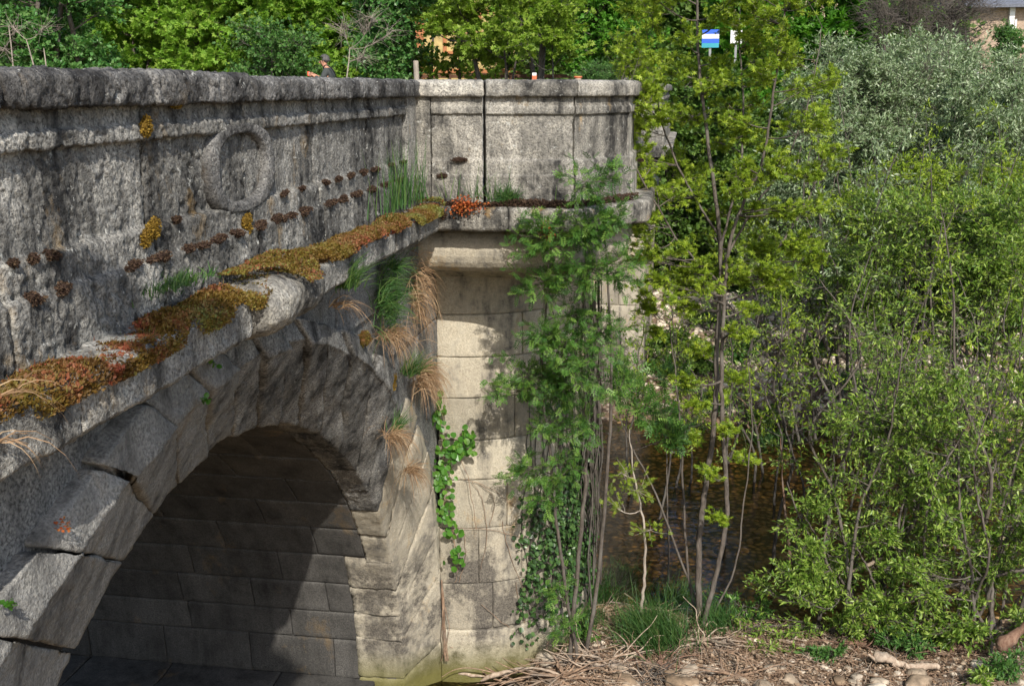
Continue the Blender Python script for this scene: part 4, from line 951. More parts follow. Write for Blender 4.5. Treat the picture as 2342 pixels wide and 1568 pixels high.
top('light green young tree before the middle of the yellow house', 1150, 40, 1090, 1310, -80, 150, 20, 'maple_leaf', 'palm', .10, [(1180, -60), (1240, -60)], per=7)
bush('clipped grey green shrub behind the turret beside the stone ball', 1370, 196, 33, fill(1320, 1430, 150, 195, 33, 22, (18, 30), 12, .6), 'bush_leaf', 'lance', .06, tips=[(1370, 170, 0)])
# back rows
for i, (x0, x1, Yb, lab) in enumerate([(-80, 300, 52, 'dark background tree behind the leftmost poplar'), (280, 640, 53, 'dark background tree behind the middle maples'), (620, 980, 52, 'dark background tree behind the bare branches'), (1230, 1560, 50, 'dark background tree right of the yellow house'), (1520, 1800, 52, 'dark background tree behind the chestnut'), (1780, 2130, 54, 'dark background tree behind the bare grey tree')]):
    BT('tree', lab, 'tree', GB, (x0+x1)/2, Yb, [((x0+x1)/2-40, -60), ((x0+x1)/2+60, -60)], fill(x0, x1, -120, 215, Yb, 60, (60, 95), 15, 1.5), 'bush_leaf' if i < 3 else 'dark_leaf', 'broad', .24, 8)
# bare pale branches
BT('bare_tree', 'pale leafless branches sticking out above and right of the man', 'tree', GB, 800, 34, [(800, 110)], [cl(850, 40, 34, 60, 50, 26), cl(780, 60, 34, 60, 50, 22), cl(830, 130, 34, 60, 40, 22), cl(900, 70, 34, 50, 40, 14)], 'dark_leaf', bark='bark_pale', bare=True, r=.05, lift=1.0)
BT('bare_tree', 'pale arching bare branches at the left edge above the parapet', 'tree', GB, 150, 33, [(100, 110), (20, 60), (60, 90)], [cl(30, 60, 33, 60, 50, 16), cl(10, 110, 33, 50, 40, 12), cl(100, 60, 33, 60, 60, 12)], 'dark_leaf', bark='bark_pale', bare=True, r=.05)
# added out-of-view tree beside the camera's own pier, placed so its crown shades the arch
plant('tree', 'unseen leafy tree added next to the nearer pier to shade the inside of the arch', 'tree', [([(1.7, -1.9, -7), (1.5, -1.8, -2), (.9, -1.7, 2.5), (.35, -1.4, 4.6)], .10, .02)],
      [(.3+rs.normal(0, .22), -1.4+rs.normal(0, .3), 4.75+rs.normal(0, .22), .2, .2, .18, 9) for _ in range(18)], 'broad', .08, 'maple_leaf', 'bark')
# ------------------------------------------------------------------ plants on the masonry
def curve_at(Y, a, b): return a+(b-a)*Y
# stonecrop and moss mat on top of the cornice
mb = MB(); n = 62000
Ys = rng.uniform(3.2, 11.0, n); keep = fbm(np.stack([Ys, Ys*0, Ys*0], 1), 1.3, 3, 4)
def mat_top(Y): # height and front reach of the mat
    P = np.stack([Y, Y*0+3, Y*0], 1); h = .065+.075*fbm(P, 3.2, 3, 1); h = np.where(fbm(P, 1.7, 3, 21) < -.35, .012, h); h = np.clip(h, .012, .18)
    h = .72*h*np.interp(Y, [3.2, 3.9, 4.1, 4.7, 4.85, 5.2, 5.9, 7.2, 8.2, 9.6, 10.3, 11.0], [.6, 1.1, 1.0, .9, .45, .9, 1.0, .9, .9, 1.0, 1.3, 1.3])
    w = .285+.10*fbm(P, 4.3, 3, 8)-np.interp(Y, [6.9, 7.3, 9.4, 10.2], [0, .07, .07, 0]); return h, w
h, w = mat_top(Ys); w = np.minimum(w*1.12, .36); u = rng.random(n)**.8; xx = np.minimum(LX+.05+u*w, LX+.325+.02*rng.random(n)-np.interp(Ys, [6.9, 7.3, 9.4, 10.2], [0, .03, .03, 0])); prof = np.clip(1-(np.abs(u-.45)/.6)**2.5, 0, 1)
zz = -1.18+h*prof*rng.uniform(.55, 1.05, n)-np.minimum(.075, np.maximum(0, xx-LX-.28)*rng.uniform(.3, 1.6, n))
D = np.stack([rng.normal(.35, .5, n), rng.normal(0, .6, n), rng.uniform(.1, 1.1, n)], 1)
rr = np.clip(.5+.5*fbm(np.stack([xx, Ys, zz], 1), 2.6, 2, 3)+rng.normal(0, .15, n), 0, 1)
scatter(mb, 'broad', np.stack([xx, Ys, zz], 1), D, rng.uniform(.007, .024, n), None, .9, rr)
k_ = 3000; scatter(mb, 'blade', np.stack([xx, Ys, zz], 1)[:k_], D[:k_]+[.1, 0, .6], rng.uniform(.02, .055, k_), None, .8, rng.random(k_))
# lumpy body beneath the leaves
ys = np.linspace(3.2, 11.0, 500); us = np.linspace(0, 1, 14); V = []
h, w = mat_top(ys)
for i, y in enumerate(ys):
    for q in us: V.append((LX+.04+q*min(w[i]*.92, .27), y, -1.215+h[i]*.8*max(0, 1-(abs(q-.42)/.50)**2.2)))
V = np.array(V); V += fbm(V, 22, 3)[:, None]*np.array([.02, 0, .022])
mb.add(V, [(i*14+j, (i+1)*14+j, (i+1)*14+j+1, i*14+j+1) for i in range(499) for j in range(13)], r=.05)
# on top of the worn block
n = 9000; a = rng.random(n); yy = 6.0+a*.98; xx = LX+rng.uniform(.02, .47, n); edge = (xx-LX)/.47
zz = -1.085-.30*np.clip(edge-.62, 0, 1)+fbm(np.stack([xx, yy, xx*0], 1), 6, 2)*.02+.02
D = np.stack([rng.normal(.3, .5, n), rng.normal(0, .6, n), rng.uniform(.2, 1.1, n)], 1)
ok = (fbm(np.stack([xx, yy, xx*0], 1), 3.5, 3, 6) > -.35+.9*(edge-.6)) | (edge < .5)
scatter(mb, 'broad', np.stack([xx, yy, zz], 1)[ok], D[ok], rng.uniform(.010, .022, ok.sum()), None, .8)
tag(mb.build('stonecrop_mat', M['sedum'], None, False, (LX, 6, -1.18)), 'orange, red and green stonecrop and moss growing along the cornice', kind='stuff')
# red/brown strip on the turret cornice
mb = MB(); n = 9000; t = rng.random(n); X = LX+.35+t*1.9; P = np.stack([X, 11.05-rng.uniform(0, .16, n), -1.17+rng.uniform(0, .05, n)*np.clip(.6+fbm(np.stack([X*0, X, X*0], 1), 3, 2), 0, 1.4)], 1)
bl = X > -1.1; P[bl, 1] += (X[bl]+1.1)*1.6
ok = fbm(P, 3, 2, 5) > -.3
scatter(mb, 'broad', P[ok], rng.normal(0, .6, (ok.sum(), 3))+[0, -.3, .5], rng.uniform(.01, .024, ok.sum()), None, .8, rng.random(ok.sum())*.9)
tag(mb.build('moss_mat', M['moss_dark'], None, False, (-2, 11, -1.17)), 'brown moss along the turret cornice ledge', kind='stuff')

def cushion(c, r, mat, label, group, face='x', fuzz=True, cat='moss cushion'):
    """ragged tuft of moss: a few fused lumps with a fuzz of tiny leaves"""
    mb = MB(); r = np.array(r, float); c = np.array(c, float); big = int(np.argmax(r)); nb = 5
    for q in range(nb):
        V, Q, T = blob(6, 8); V = V*(1+.35*fbm(V, 1.8, 2, random.random()*50)[:, None]); off = rng.uniform(-.62, .62, 3)*r; off[0] *= .3 if face == 'x' else 1
        rr = r*rng.uniform(.35, .62, 3); rr[big] = r[big]*rng.uniform(.32, .5); mb.add(V*rr+c+off, Q, T, .15)
        n = int(min(260, 60+26000*r[1]*r[2])); a = rng.normal(0, 1, (n, 3)); a /= np.linalg.norm(a, axis=1, keepdims=True)
        scatter(mb, 'broad', a*rr*rng.uniform(.85, 1.25, (n, 1))+c+off, a+rng.normal(0, .5, (n, 3))+[0, 0, -.1], rng.uniform(.006, .016, n), None, .9)
    o = mb.build('moss_cushion', M[mat], None, False, tuple(c)); tag(o, label, cat, group); return o
GM = 'dark moss cushions on the parapet ledges'; GD = 'dark brown moss cushion clinging to a ledge of the parapet wall'
z1, z2 = -.705, -.865
for (x, y, w) in [(30, 598, 22), (72, 588, 16), (118, 573, 38), (405, 512, 12), (650, 438, 18), (690, 432, 14), (775, 413, 22), (800, 407, 26), (832, 400, 20), (860, 392, 18), (893, 384, 20), (922, 374, 16), (748, 417, 12)]:
    q = atX(x, y, LX+.03); c = (LX+.03, q[1], z1); wy = atX(x+w/2, y, LX)[1]-q[1]
    cushion(c, (.03, wy*rng.uniform(.25, .55), rng.uniform(.012, .026)), 'moss_dark', GD, GM)
for (x, y, w) in [(75, 675, 52), (143, 650, 30), (305, 600, 26), (360, 582, 52), (432, 556, 22), (465, 547, 14), (500, 540, 34), (545, 525, 22), (595, 515, 30), (640, 497, 36), (695, 483, 44), (668, 488, 14), (755, 468, 34), (785, 458, 30), (815, 448, 36), (850, 437, 30), (880, 425, 34), (915, 412, 30)]:
    q = atX(x, y, LX+.05); c = (LX+.05, q[1], z2+.0); wy = atX(x+w/2, y, LX)[1]-q[1]
    cushion(c, (.045, wy*rng.uniform(.28, .6), rng.uniform(.015, .034)), 'moss_dark', GD, GM)
for x, y, rx, ry, lab in [(335, 285, 14, 22, 'golden moss tuft in the upper wall joint below the coping'), (343, 525, 24, 34, 'largest golden moss tuft, in the wall joint above the lower ledge'), (565, 512, 20, 22, 'golden moss tuft on the ledge right below the medallion'), (403, 240, 14, 6, 'tiny golden moss patch under the coping edge')]:
    q = atX(x, y, LX+.03); s = q[1]/2515
    cushion((LX+.03, q[1], q[2]), (.03, rx*s*1.8, ry*s), 'moss_gold', lab, None)
for x, lab in [(1050, 'long dark moss pad on the turret ledge left of the open joint')]:
    cushion(tuple(atY(x, 364, 11.07)), (.16, .03, .02), 'moss_dark', lab, None)
cushion(tuple(atY(1010, 401, 11.05)), (.10, .03, .018), 'moss_dark', 'thin moss pad low on the turret wall at its left end', None)
cushion(tuple(atY(1013, 493, 10.84)), (.07, .02, .05), 'moss_dark', 'round dark moss patch on the front of the turret cornice', None)
cushion(tuple(atY(1478, 365, 11.3))if False else tuple(atY(1465-0, 366, 11.6)), (.05, .03, .02), 'moss_dark', 'small moss pad at the right end of the turret ledge', None)
for x, y, lab in [(1065, 470, 'clump of red stonecrop hanging over the turret cornice'), (1245-0, 540, 'small red stonecrop growing in the turret cornice joint')]:
    c = np.array(atY(1249 if False else x, y, 10.80)) if x < 1200 else np.array(atY(1249, 528, 10.8)); mb = MB(); n = 420; P = c+rng.normal(0, 1, (n, 3))*np.array([.085 if x < 1200 else .03, .02, .04])
    scatter(mb, 'broad', P, rng.normal(0, .6, (n, 3))+[0, -.4, .1], rng.uniform(.02, .035, n), None, .7)
    tag(mb.build('stonecrop', M['red_sedum'], None, False, tuple(c)), lab, 'stonecrop')

def grass(label, c, n, L, mat='grass', spread=.05, lean=(0, 0, 1), fan=.5, droop=.8, w=.008, group=None, cat='grass tuft', name='grass_tuft', sp3=None):
    """tuft of bent blades rooted at c"""
    c = np.array(c, float); mb = MB(); lean = np.array(lean, float)
    sp = np.array(sp3) if sp3 is not None else np.array([spread]*2+[spread*.3])
    B = c+rng.normal(0, 1, (n, 3))*sp; D = lean+rng.normal(0, fan, (n, 3)); D /= np.linalg.norm(D, axis=1, keepdims=True)
    ln = L*rng.uniform(.45, 1.1, n); segs = 5; side = np.cross(D, rng.normal(0, 1, (n, 3))); side /= np.linalg.norm(side, axis=1, keepdims=True)
    P = B.copy(); dirs = D.copy(); rows = []
    for k in range(segs+1):
        ww = w*(1-k/segs)**.7; rows.append(np.stack([P-side*ww/2, P+side*ww/2], 1))
        P = P+dirs*(ln/segs)[:, None]; dirs = dirs+np.array([0, 0, -droop/segs]); dirs /= np.linalg.norm(dirs, axis=1, keepdims=True)
    V = np.stack(rows, 1).reshape(n, -1, 3); Q = np.array([(2*k, 2*k+1, 2*k+3, 2*k+2) for k in range(segs)])
    mb.add(V.reshape(-1, 3), (Q[None]+(np.arange(n)*V.shape[1])[:, None, None]).reshape(-1, 4), None, np.repeat(rng.random(n), segs))
    o = mb.build(name, M[mat], None, False, tuple(c)); tag(o, label, cat, group); return o
XC = LX+.22
def gx_(x, y, X=XC): return atX(x, y, X)
grass('upright green grass growing behind the worn cornice block', gx_(790, 655), 170, .34, spread=.05, lean=(.3, 0, 1), fan=.35, droop=1.0)
grass('long dry blades drooping from the crown of the arch', gx_(770, 700, LX+.12), 40, .42, 'dry_grass', .04, (.6, .2, .5), .35, 2.6, .007)
grass('thick green grass clump hanging over the arch haunch', gx_(885, 690, LX+.08), 480, .34, spread=.09, lean=(.4, 0, .6), fan=.55, droop=1.5, sp3=(.03, .16, .12))
grass('green grass under the last cornice stone', gx_(895, 610, LX+.1), 150, .26, spread=.05, lean=(.5, 0, .3), fan=.5, droop=1.4)
grass('dry straw tuft hanging below the thick green clump', gx_(885, 770, LX+.08), 260, .46, 'dry_grass', .05, (.5, .1, .3), .35, 3.2, .006)
grass('long dry straw curtain against the pier corner', gx_(950, 660, LX+.04), 300, .55, 'dry_grass', .06, (.45, 0, .1), .4, 3.4, .006, sp3=(.02, .12, .16))
grass('green grass growing from a joint above the straw fringe', gx_(935, 855, LX+.05), 150, .34, spread=.04, lean=(.5, 0, .9), fan=.3, droop=1.0)
grass('dense straw fringe hanging beside the vine', gx_(965, 860, LX+.05), 520, .52, 'dry_grass', .06, (.5, 0, .2), .4, 3.2, .006, sp3=(.02, .14, .05))
grass('short green blades lying on an arch stone edge', gx_(905, 985, LX+.02), 90, .30, spread=.03, lean=(.3, .4, .8), fan=.25, droop=.8)
grass('dry tuft spreading from the joint of two lower arch stones', gx_(895, 1000, LX+.02), 190, .45, 'dry_grass', .03, (.5, .1, .25), .4, 3.0, .006)
grass('lowest dry tuft hanging down the pier edge', gx_(935, 1075, LX+.02), 170, .42, 'dry_grass', .03, (.5, 0, .2), .35, 3.2, .006)
grass('few long dry blades at the left edge below the mossy cornice', gx_(2, 905, LX+.33), 14, .34, 'dry_grass', .03, (.9, .5, .5), .3, 2.2, .006)
grass('thin curved straw hanging at the left edge lower down', gx_(0, 1010, LX+.32), 12, .36, 'dry_grass', .02, (.7, .5, .1), .25, 3.0, .005)
grass('thin green stalks standing on the cornice near the turret', gx_(925, 470, LX+.12), 130, .62, spread=.05, lean=(0, 0, 1), fan=.14, droop=.25, w=.010, sp3=(.04, .5, .02))
grass('small green grass on the cornice left of the medallion base', gx_(410, 650, LX+.12), 220, .09, spread=.04, lean=(.2, 0, 1), fan=.5, sp3=(.04, .18, .01))
grass('bushy green tuft on the turret cornice below the joint', atY(1160, 455, 11.0), 260, .20, spread=.05, lean=(0, -.3, 1), fan=.55, droop=1.3)
grass('thin grass stalks leaning on the turret wall', atY(1100, 455, 11.0), 60, .38, spread=.05, lean=(0, -.1, 1), fan=.25, droop=.6, sp3=(.25, .03, .01))
cushion(tuple(gx_(835, 775, LX+.08)), (.07, .12, .07), 'sedum', 'orange moss clump on the arch haunch beside the straw', None)
cushion(tuple(gx_(900, 870, LX+.03)), (.04, .10, .09), 'moss_gold', 'orange moss strip in the joint of the dark arch stones', None)
# little seedlings on the arch stones
for x, y, lab in [(487, 832, 'tiny green seedling high on the shaded arch stone'), (465, 915, 'tiny green seedling lower on the shaded arch stone')]:
    c = np.array(gx_(x, y, LX+.12)); mb = MB(); n = 9; D = rng.normal(0, 1, (n, 3)); D[:, 0] = np.abs(D[:, 0]); scatter(mb, 'round', c+rng.normal(0, .012, (n, 3)), D, .035)
    tag(mb.build('seedling', M['vine_leaf'], None, False, tuple(c)), lab, 'seedling')
c = np.array(gx_(15, 1383, LX+.1)); mb = MB(); scatter(mb, 'broad', c+rng.normal(0, .01, (14, 3)), rng.normal(0, 1, (14, 3))+[.8, 0, .3], .035)
tag(mb.build('seedling', M['vine_leaf'], None, False, tuple(c)), 'tiny green weed in the wall joint at the left edge', 'seedling')
c = np.array(gx_(143, 1203, LX+.1)); mb = MB(); scatter(mb, 'broad', c+rng.normal(0, .014, (26, 3)), rng.normal(0, 1, (26, 3))+[.8, 0, .3], .02)
tag(mb.build('stonecrop', M['red_sedum'], None, False, tuple(c)), 'small dry brown weed above the lower arch stones', 'stonecrop')

# heart-leaved vine on the pier
vroot = thing('vine', 'heart leaved green vine hanging at the left edge of the round pier', 'vine', tuple(atY(1010, 900, 11.93)))
tm, lm = MB(), MB(); LP = []
for pts in [[(1000, 890), (1005, 960), (1015, 1040), (1020, 1120), (1035, 1210), (1040, 1290)], [(1010, 1050), (1045, 1010), (1065, 985), (1080, 1000)], [(1060, 1000), (1040, 1060), (1015, 1130), (1018, 1200)], [(1035, 1210), (1050, 1280), (1040, 1330)], [(1050, 1030), (1075, 1120), (1090, 1210)]]:
    P = path(px(pts, 11.92), 6, .008); tube(tm, P, .0035, 4)
LPs = []
for (x, y, rx, ry, n) in [(1000, 940, 16, 32, 34), (1040, 1020, 42, 26, 60), (1010, 1080, 22, 40, 50), (1070, 990, 14, 16, 18), (1015, 1160, 20, 40, 30), (1035, 1200, 12, 20, 16), (1042, 1265, 14, 20, 20), (1000, 1100, 14, 20, 14)]:
    for _ in range(n):
        LPs.append(atY(x+rng.normal(0, .6)*rx, y+rng.normal(0, .6)*ry, 11.90-rng.random()*.09))
LPs = np.array(LPs); scatter(lm, 'round', LPs, rng.normal(0, .5, LPs.shape)+[0, -.2, -.6], rng.uniform(.05, .095, len(LPs)), np.array([.3, -1, .5]), .35)
tm.build('vine_stem', M['root'], vroot); lm.build('vine_leaves', M['vine_leaf'], vroot, smooth=False)
# bare creeper twigs over the drum
rt_ = thing('dry_creeper', 'dry leafless creeper twigs spread over the lit pier stones', 'creeper', tuple(atY(1100, 1100, 11.9)))
tm = MB()
for pts in [[(1060, 1095), (1110, 1110), (1150, 1135), (1180, 1160)], [(1080, 1100), (1105, 1150), (1112, 1230), (1100, 1300)], [(1095, 1105), (1130, 1140), (1120, 1200)], [(1010, 1215), (1080, 1205), (1150, 1215), (1200, 1230)], [(1060, 1210), (1065, 1270), (1050, 1330)], [(1150, 1190), (1160, 1250), (1210, 1380)], [(1100, 1380), (1160, 1430), (1250, 1490)], [(1180, 1330), (1200, 1420), (1260, 1490)]]:
    P = []
    for a_, b_ in pts:
        q = atY(a_, b_, 12.0); xx_ = min(q[0]-DC[0], 1.5); yy_ = DC[1]-math.sqrt(max(.01, 1.64**2-xx_**2)); P.append(atY(a_, b_, yy_))
    tube(tm, path(P, 6, .006), .0035, 4)
tm.build('creeper_twigs', M['root'], rt_)
# dark hanging root curtain on the right flank of the pier
rc = thing('hanging_roots', 'dark curtain of hanging roots on the shaded right flank of the round pier', 'roots', (-1.2, 13.2, -3.4))
tm = MB(); fm = MB()
for k in range(85):
    a = random.uniform(-.42, .18); R = DR+random.uniform(.02, .14); z0 = random.uniform(-4.4, -2.2); z1 = z0-random.uniform(.5, 2.6)
    zs_ = np.linspace(z0, z1, 8); aa = a+np.cumsum(rng.normal(0, .035, 8)); rr_ = R+np.abs(np.cumsum(rng.normal(0, .02, 8)))
    P = np.stack([DC[0]+rr_*np.cos(aa), DC[1]+rr_*np.sin(aa), zs_], 1); tube(tm, P, random.uniform(.004, .013), 4, random.random())
tm.build('root_strands', M['bark_dark'], rc)
# ivy on the right flank of the pier
iv = thing('ivy', 'dark ivy clinging to the right flank of the round pier behind the feathery shrub', 'ivy', (DC[0]+DR, DC[1]-.3, -4.4)); tm, lm = MB(), MB(); LPs = []; Nn_ = []
for k in range(34):
    a = random.uniform(-.95, .15); z = random.uniform(-6.7, -5.5); P = []
    for j in range(9):
        P.append((DC[0]+(DR+.02)*math.cos(a), DC[1]+(DR+.02)*math.sin(a), z)); a = min(.3, max(-1.15, a+random.gauss(0, .05))); z += random.uniform(.2, .5)
    P = path(P, 4); P = P[P[:, 2] < -2.2]; tube(tm, P, .006, 4)
    for p_ in P:
        if fbm(np.array([p_]), .9, 2, 3)[0] < -.12: continue
        for _ in range(5):
            q_ = p_+rng.normal(0, .07, 3); d_ = q_[:2]-np.array(DC); d_ /= np.linalg.norm(d_); q_[:2] = np.array(DC)+d_*(DR+rng.uniform(.02, .12)); LPs.append(q_); Nn_.append((d_[0], d_[1], .5))
LPs = np.array(LPs); scatter(lm, 'round', LPs, rng.normal(0, .6, LPs.shape)+[0, 0, -.5], rng.uniform(.035, .075, len(LPs)), np.array(Nn_), .35)
tm.build('ivy_stems', M['bark_dark'], iv); lm.build('ivy_leaves', M['ivy_leaf'], iv, smooth=False)
# pale root hanging at pier corner
rr0 = thing('hanging_root', 'thin pale root hanging down the corner between arch and pier', 'root', tuple(atY(1020, 1330, 11.95)))
tm = MB()
for k in range(9): tube(tm, path([atY(1010+rng.normal(0, 1), 1325, 11.93), atY(1014+rng.normal(0, 2), 1380, 11.9), atY(1018+rng.normal(0, 5), 1440, 11.88), atY(1020+rng.normal(0, 8), 1510, 11.86)], 5, .004), .004, 4)
tm.build('root_strands', M['root'], rr0)

# ---- grass on the bank
for x, y, n, L, lab in [(1500, 1470, 1500, .62, 'big lush dark green grass clump behind the pale sapling'), (1360, 1330, 700, .62, 'tall green grass at the water edge beside the pier'), (1425, 1270, 350, .45, 'green grass tuft by the water left of the pale sapling'), (1645, 1440, 500, .40, 'green grass tuft right of the ash tree base'),
                       (1545, 1330, 600, .60, 'tall reed like grass in front of the stream behind the sapling'), (1340, 1430, 350, .35, 'green grass at the foot of the pier shrub'), (1270, 1470, 220, .35, 'small grass tuft near the pier foot'), (1640, 1150+250, 200, .5, 'sparse grass behind the ash base')]:
    q = atZ(x, y, -6.93); q[2] = float(ground_h(q[0], q[1])); sp_ = .20 if n > 500 else .12
    grass(lab, q, n, L, spread=sp_, lean=(rng.normal(0, .2), rng.normal(0, .2), 1), fan=.30, droop=1.0, w=.010)
for x, y, n, L in [(1560, 900, 500, .5), (1640, 880, 500, .45), (1700, 790, 500, .45), (1850, 800, 500, .5), (1940, 860, 400, .5), (1620, 740, 400, .5), (1760, 930, 300, .35), (2050, 860, 400, .5), (2160, 900, 400, .5), (2290, 880, 400, .5)]:
    q = atZ(x, y, -6.4); q = atY(x, y, q[1]); q[2] = float(ground_h(q[0], q[1]))
    grass('green grass clump growing between the white cobbles of the far bank', q, n, L, spread=.25, fan=.4, w=.018, group='grass clumps on the far bank')

# ---- twigs, roots, driftwood on the near bank
def litter(name, label, n, box, L, r, mat, flat=.15):
    mb = MB()
    for k in range(n):
        x, y = rng.uniform(*box[0]), rng.uniform(*box[1]); z = float(ground_h(x, y))
        if z < WZ: continue
        a = rng.uniform(0, 6.28); l = L*rng.uniform(.3, 1.2); e = np.array([math.cos(a), math.sin(a), rng.normal(.05, flat)])*l
        c = np.array([x, y, z+rng.uniform(.01, .08)]); P = path([c, c+e*.5+rng.normal(0, .10, 3)*l*np.array([1, 1, .4]), c+e], 3); tube(mb, P, np.linspace(r, r*.4, len(P))*rng.uniform(.4, 1.4), 4, random.random())
    return tag(mb.build(name, M[mat], None), label, kind='stuff')
litter('twigs', 'dry twigs and flood debris strewn over the near gravel bar', 2300, ((-1.6, 5.2), (11.6, 14.3)), .26, .0055, 'root')
litter('pale_twigs', 'bleached thin sticks strewn over the near gravel bar', 700, ((-1.6, 5.2), (11.6, 14.2)), .30, .006, 'driftwood')
litter('far_twigs', 'reddish brown flood debris along the far water edge', 900, ((-1.2, 8), (22.6, 25.2)), .4, .012, 'bark_red')
mb = MB(); n = 26000; x = rng.uniform(-1.7, 5.2, n); y = rng.uniform(11.2, 14.4, n); z = ground_h(x, y); ok = (z > WZ) & (fbm(np.stack([x, y, x*0], 1), .8, 3, 9) > -.35)
scatter(mb, 'broad', np.stack([x, y, z+.012+rng.random(n)*.03], 1)[ok], (rng.normal(0, 1, (n, 3))*[1, 1, .25])[ok], rng.uniform(.02, .055, ok.sum()), None, .35)
M['litter'] = leaf_mat('dead_leaves', [(.08, .045, .025), (.20, .13, .08), (.38, .28, .19)], .0, .9)
tag(mb.build('leaf_litter', M['litter'], None, False), 'dead brown leaves covering the near bank', kind='stuff')
def log(label, pts, Y, r, mat='driftwood', extra=(), zg=None):
    P = path(px(pts, Y), 6, .006); mb = MB(); n = len(P); R = r*(1-.35*np.linspace(0, 1, n))*(1+.18*np.sin(np.linspace(0, 9, n))); R[0] *= .45; R[-1] *= .35
    tube(mb, P, R, 10)
    V = mb.V[0]; V += normals(V, mb.Q[0])*(fbm(V*np.array([.4, 1, 1]), 14, 3)*.012)[:, None]
    root = thing('driftwood_log', label, 'driftwood', tuple(P[0])); mb.build('stem', M[mat], root)
    for e in extra:
        m2 = MB(); tube(m2, path(px(e, Y-.02), 4, .004), np.linspace(r*.5, r*.12, (len(e)-1)*4+1), 7); m2.build('branch_stub', M[mat], root)
log('bleached driftwood log lying on boulders at the bottom right', [(1998, 1500), (2030, 1503), (2070, 1520), (2110, 1522), (2150, 1522)], 12.75, .052, extra=[[(2005, 1510), (1990, 1497), (1985, 1494)], [(2040, 1515), (2060, 1532), (2085, 1536)]])
log('dark broken log slanting into the bottom right corner', [(2280, 1480), (2320, 1452), (2360, 1420), (2400, 1390)], 12.9, .075, 'bark_red')
log('pale thin driftwood pole behind the right willow', [(1860, 1330), (1960, 1300), (2060, 1262), (2200, 1240), (2342, 1225)], 14.0, .022)
log('grey fallen branch crossing low in the right willow', [(2000, 1420), (2080, 1370), (2180, 1335), (2300, 1310), (2360, 1300)], 13.6, .03, 'bark')
def roots(label, cx_, cy_, n, L, mat='root', r=.012, spread=(1.0, .35)):
    q = atZ(cx_, cy_, -6.93); q[2] = float(ground_h(q[0], q[1]))+.04; root = thing('root_tangle', label, 'roots', tuple(q)); mb = MB()
    for k in range(n):
        a = rng.uniform(0, 6.28); P = [q.copy()]; d = np.array([math.cos(a)*spread[0], math.sin(a)*spread[1], rng.uniform(-.05, .25)])
        for j in range(6):
            d = d+rng.normal(0, .35, 3)*np.array([1, 1, .5]); d[2] -= .05; nx = P[-1]+d/np.linalg.norm(d)*L/6; nx[2] = max(nx[2], float(ground_h(nx[0], nx[1]))+.01); P.append(nx)
        P = path(P, 3); tube(mb, P, np.linspace(r, r*.25, len(P))*rng.uniform(.6, 1.3), 6, random.random())
    mb.build('root_strands', M[mat], root)
roots('pale roots spreading over the gravel beside the pier foot', 1180, 1535, 22, 1.0, 'root', .016, (1.2, .25))
roots('root tangle in the middle of the bottom edge', 1290, 1550, 34, .9, 'root', .016)
roots('dense pale root tangle right of the pier foot', 1390, 1530, 36, .9, 'driftwood', .013)
roots('brown root tangle in front of the ash base', 1680, 1545, 34, .8, 'root', .012)
roots('dark brushwood tangle between the boulders', 1480, 1555, 40, .6, 'bark_dark', .009)
roots('tangled brushwood under the right willow', 2080, 1455, 50, .8, 'root', .010)
roots('dark root tangle below the grass clump', 1500, 1525, 30, .6, 'bark_red', .011)
roots('exposed roots at the foot of the ash', 1600, 1475, 30, .7, 'driftwood', .012)
roots('reddish root tangle under the left willow', 1960, 1475, 30, .7, 'bark_red', .010)
roots('reddish root tangle right of the driftwood log', 2180, 1490, 40, .7, 'bark_red', .010)
log('twisted white dead root standing right of the ash base', [(1612, 1432), (1622, 1420), (1638, 1425), (1636, 1448), (1630, 1470)], 13.3, .010)
log('long pale root lying along the pier foot', [(1018, 1530), (1060, 1540), (1120, 1545), (1180, 1535), (1250, 1510)], 12.0, .016, 'driftwood')
log('big pale root bending over the bottom edge', [(1100, 1555), (1170, 1530), (1240, 1528), (1290, 1548), (1330, 1580)], 11.9, .02, 'driftwood')

# ------------------------------------------------------------------ buildings and small things behind
def box(mb, x0, x1, y0, y1, z0, z1, r=.5):
    V = [(x, y, z) for z in (z0, z1) for x, y in ((x0, y0), (x1, y0), (x1, y1), (x0, y1))]
    mb.add(V, [(0, 3, 2, 1), (4, 5, 6, 7), (0, 1, 5, 4), (1, 2, 6, 5), (2, 3, 7, 6), (3, 0, 4, 7)], None, r)
def part(name, mat, root, *bxs):
    mb = MB()
    for b in bxs: box(mb, *b)
    return mb.build(name, M[mat], root, smooth=False)
M['yellow_wall'] = plain('yellow_plaster', (.50, .38, .16), .9, 0, .5, 3)
M['orange_trim'] = plain('orange_brown_trim', (.42, .17, .07), .8, 0, .4, 4)
M['glass'] = plain('window_glass', (.03, .04, .05), .1, 0, .2, 3, .8)
M['red_tile'] = plain('red_roof_tile', (.38, .14, .07), .85, 0, .6, 9)
M['beige_brick'] = plain('beige_stone_wall', (.40, .30, .22), .9, 0, .6, 9)
M['slate'] = plain('slate_roof', (.12, .13, .16), .6, 0, .5, 12)
M['white_paint'] = plain('white_paint', (.78, .78, .76), .5, 0, .1, 3)
M['blue_paint'] = plain('blue_paint', (.03, .12, .62), .5, 0, .1, 3)
M['teal_paint'] = plain('teal_paint', (.04, .32, .40), .5, 0, .1, 3)
M['terracotta'] = plain('terracotta', (.60, .16, .07), .8, 0, .4, 8)
M['brown_wood'] = plain('brown_wood', (.12, .055, .03), .8, 0, .5, 8)
M['tyre'] = plain('tyre_rubber', (.02, .02, .02), .8)
M['steel'] = plain('galvanised_steel', (.35, .36, .37), .4, .8, .2, 6)
YH = 50.0; A_ = atY(955, 190, YH)[0]; B_ = atY(1320, 190, YH)[0]
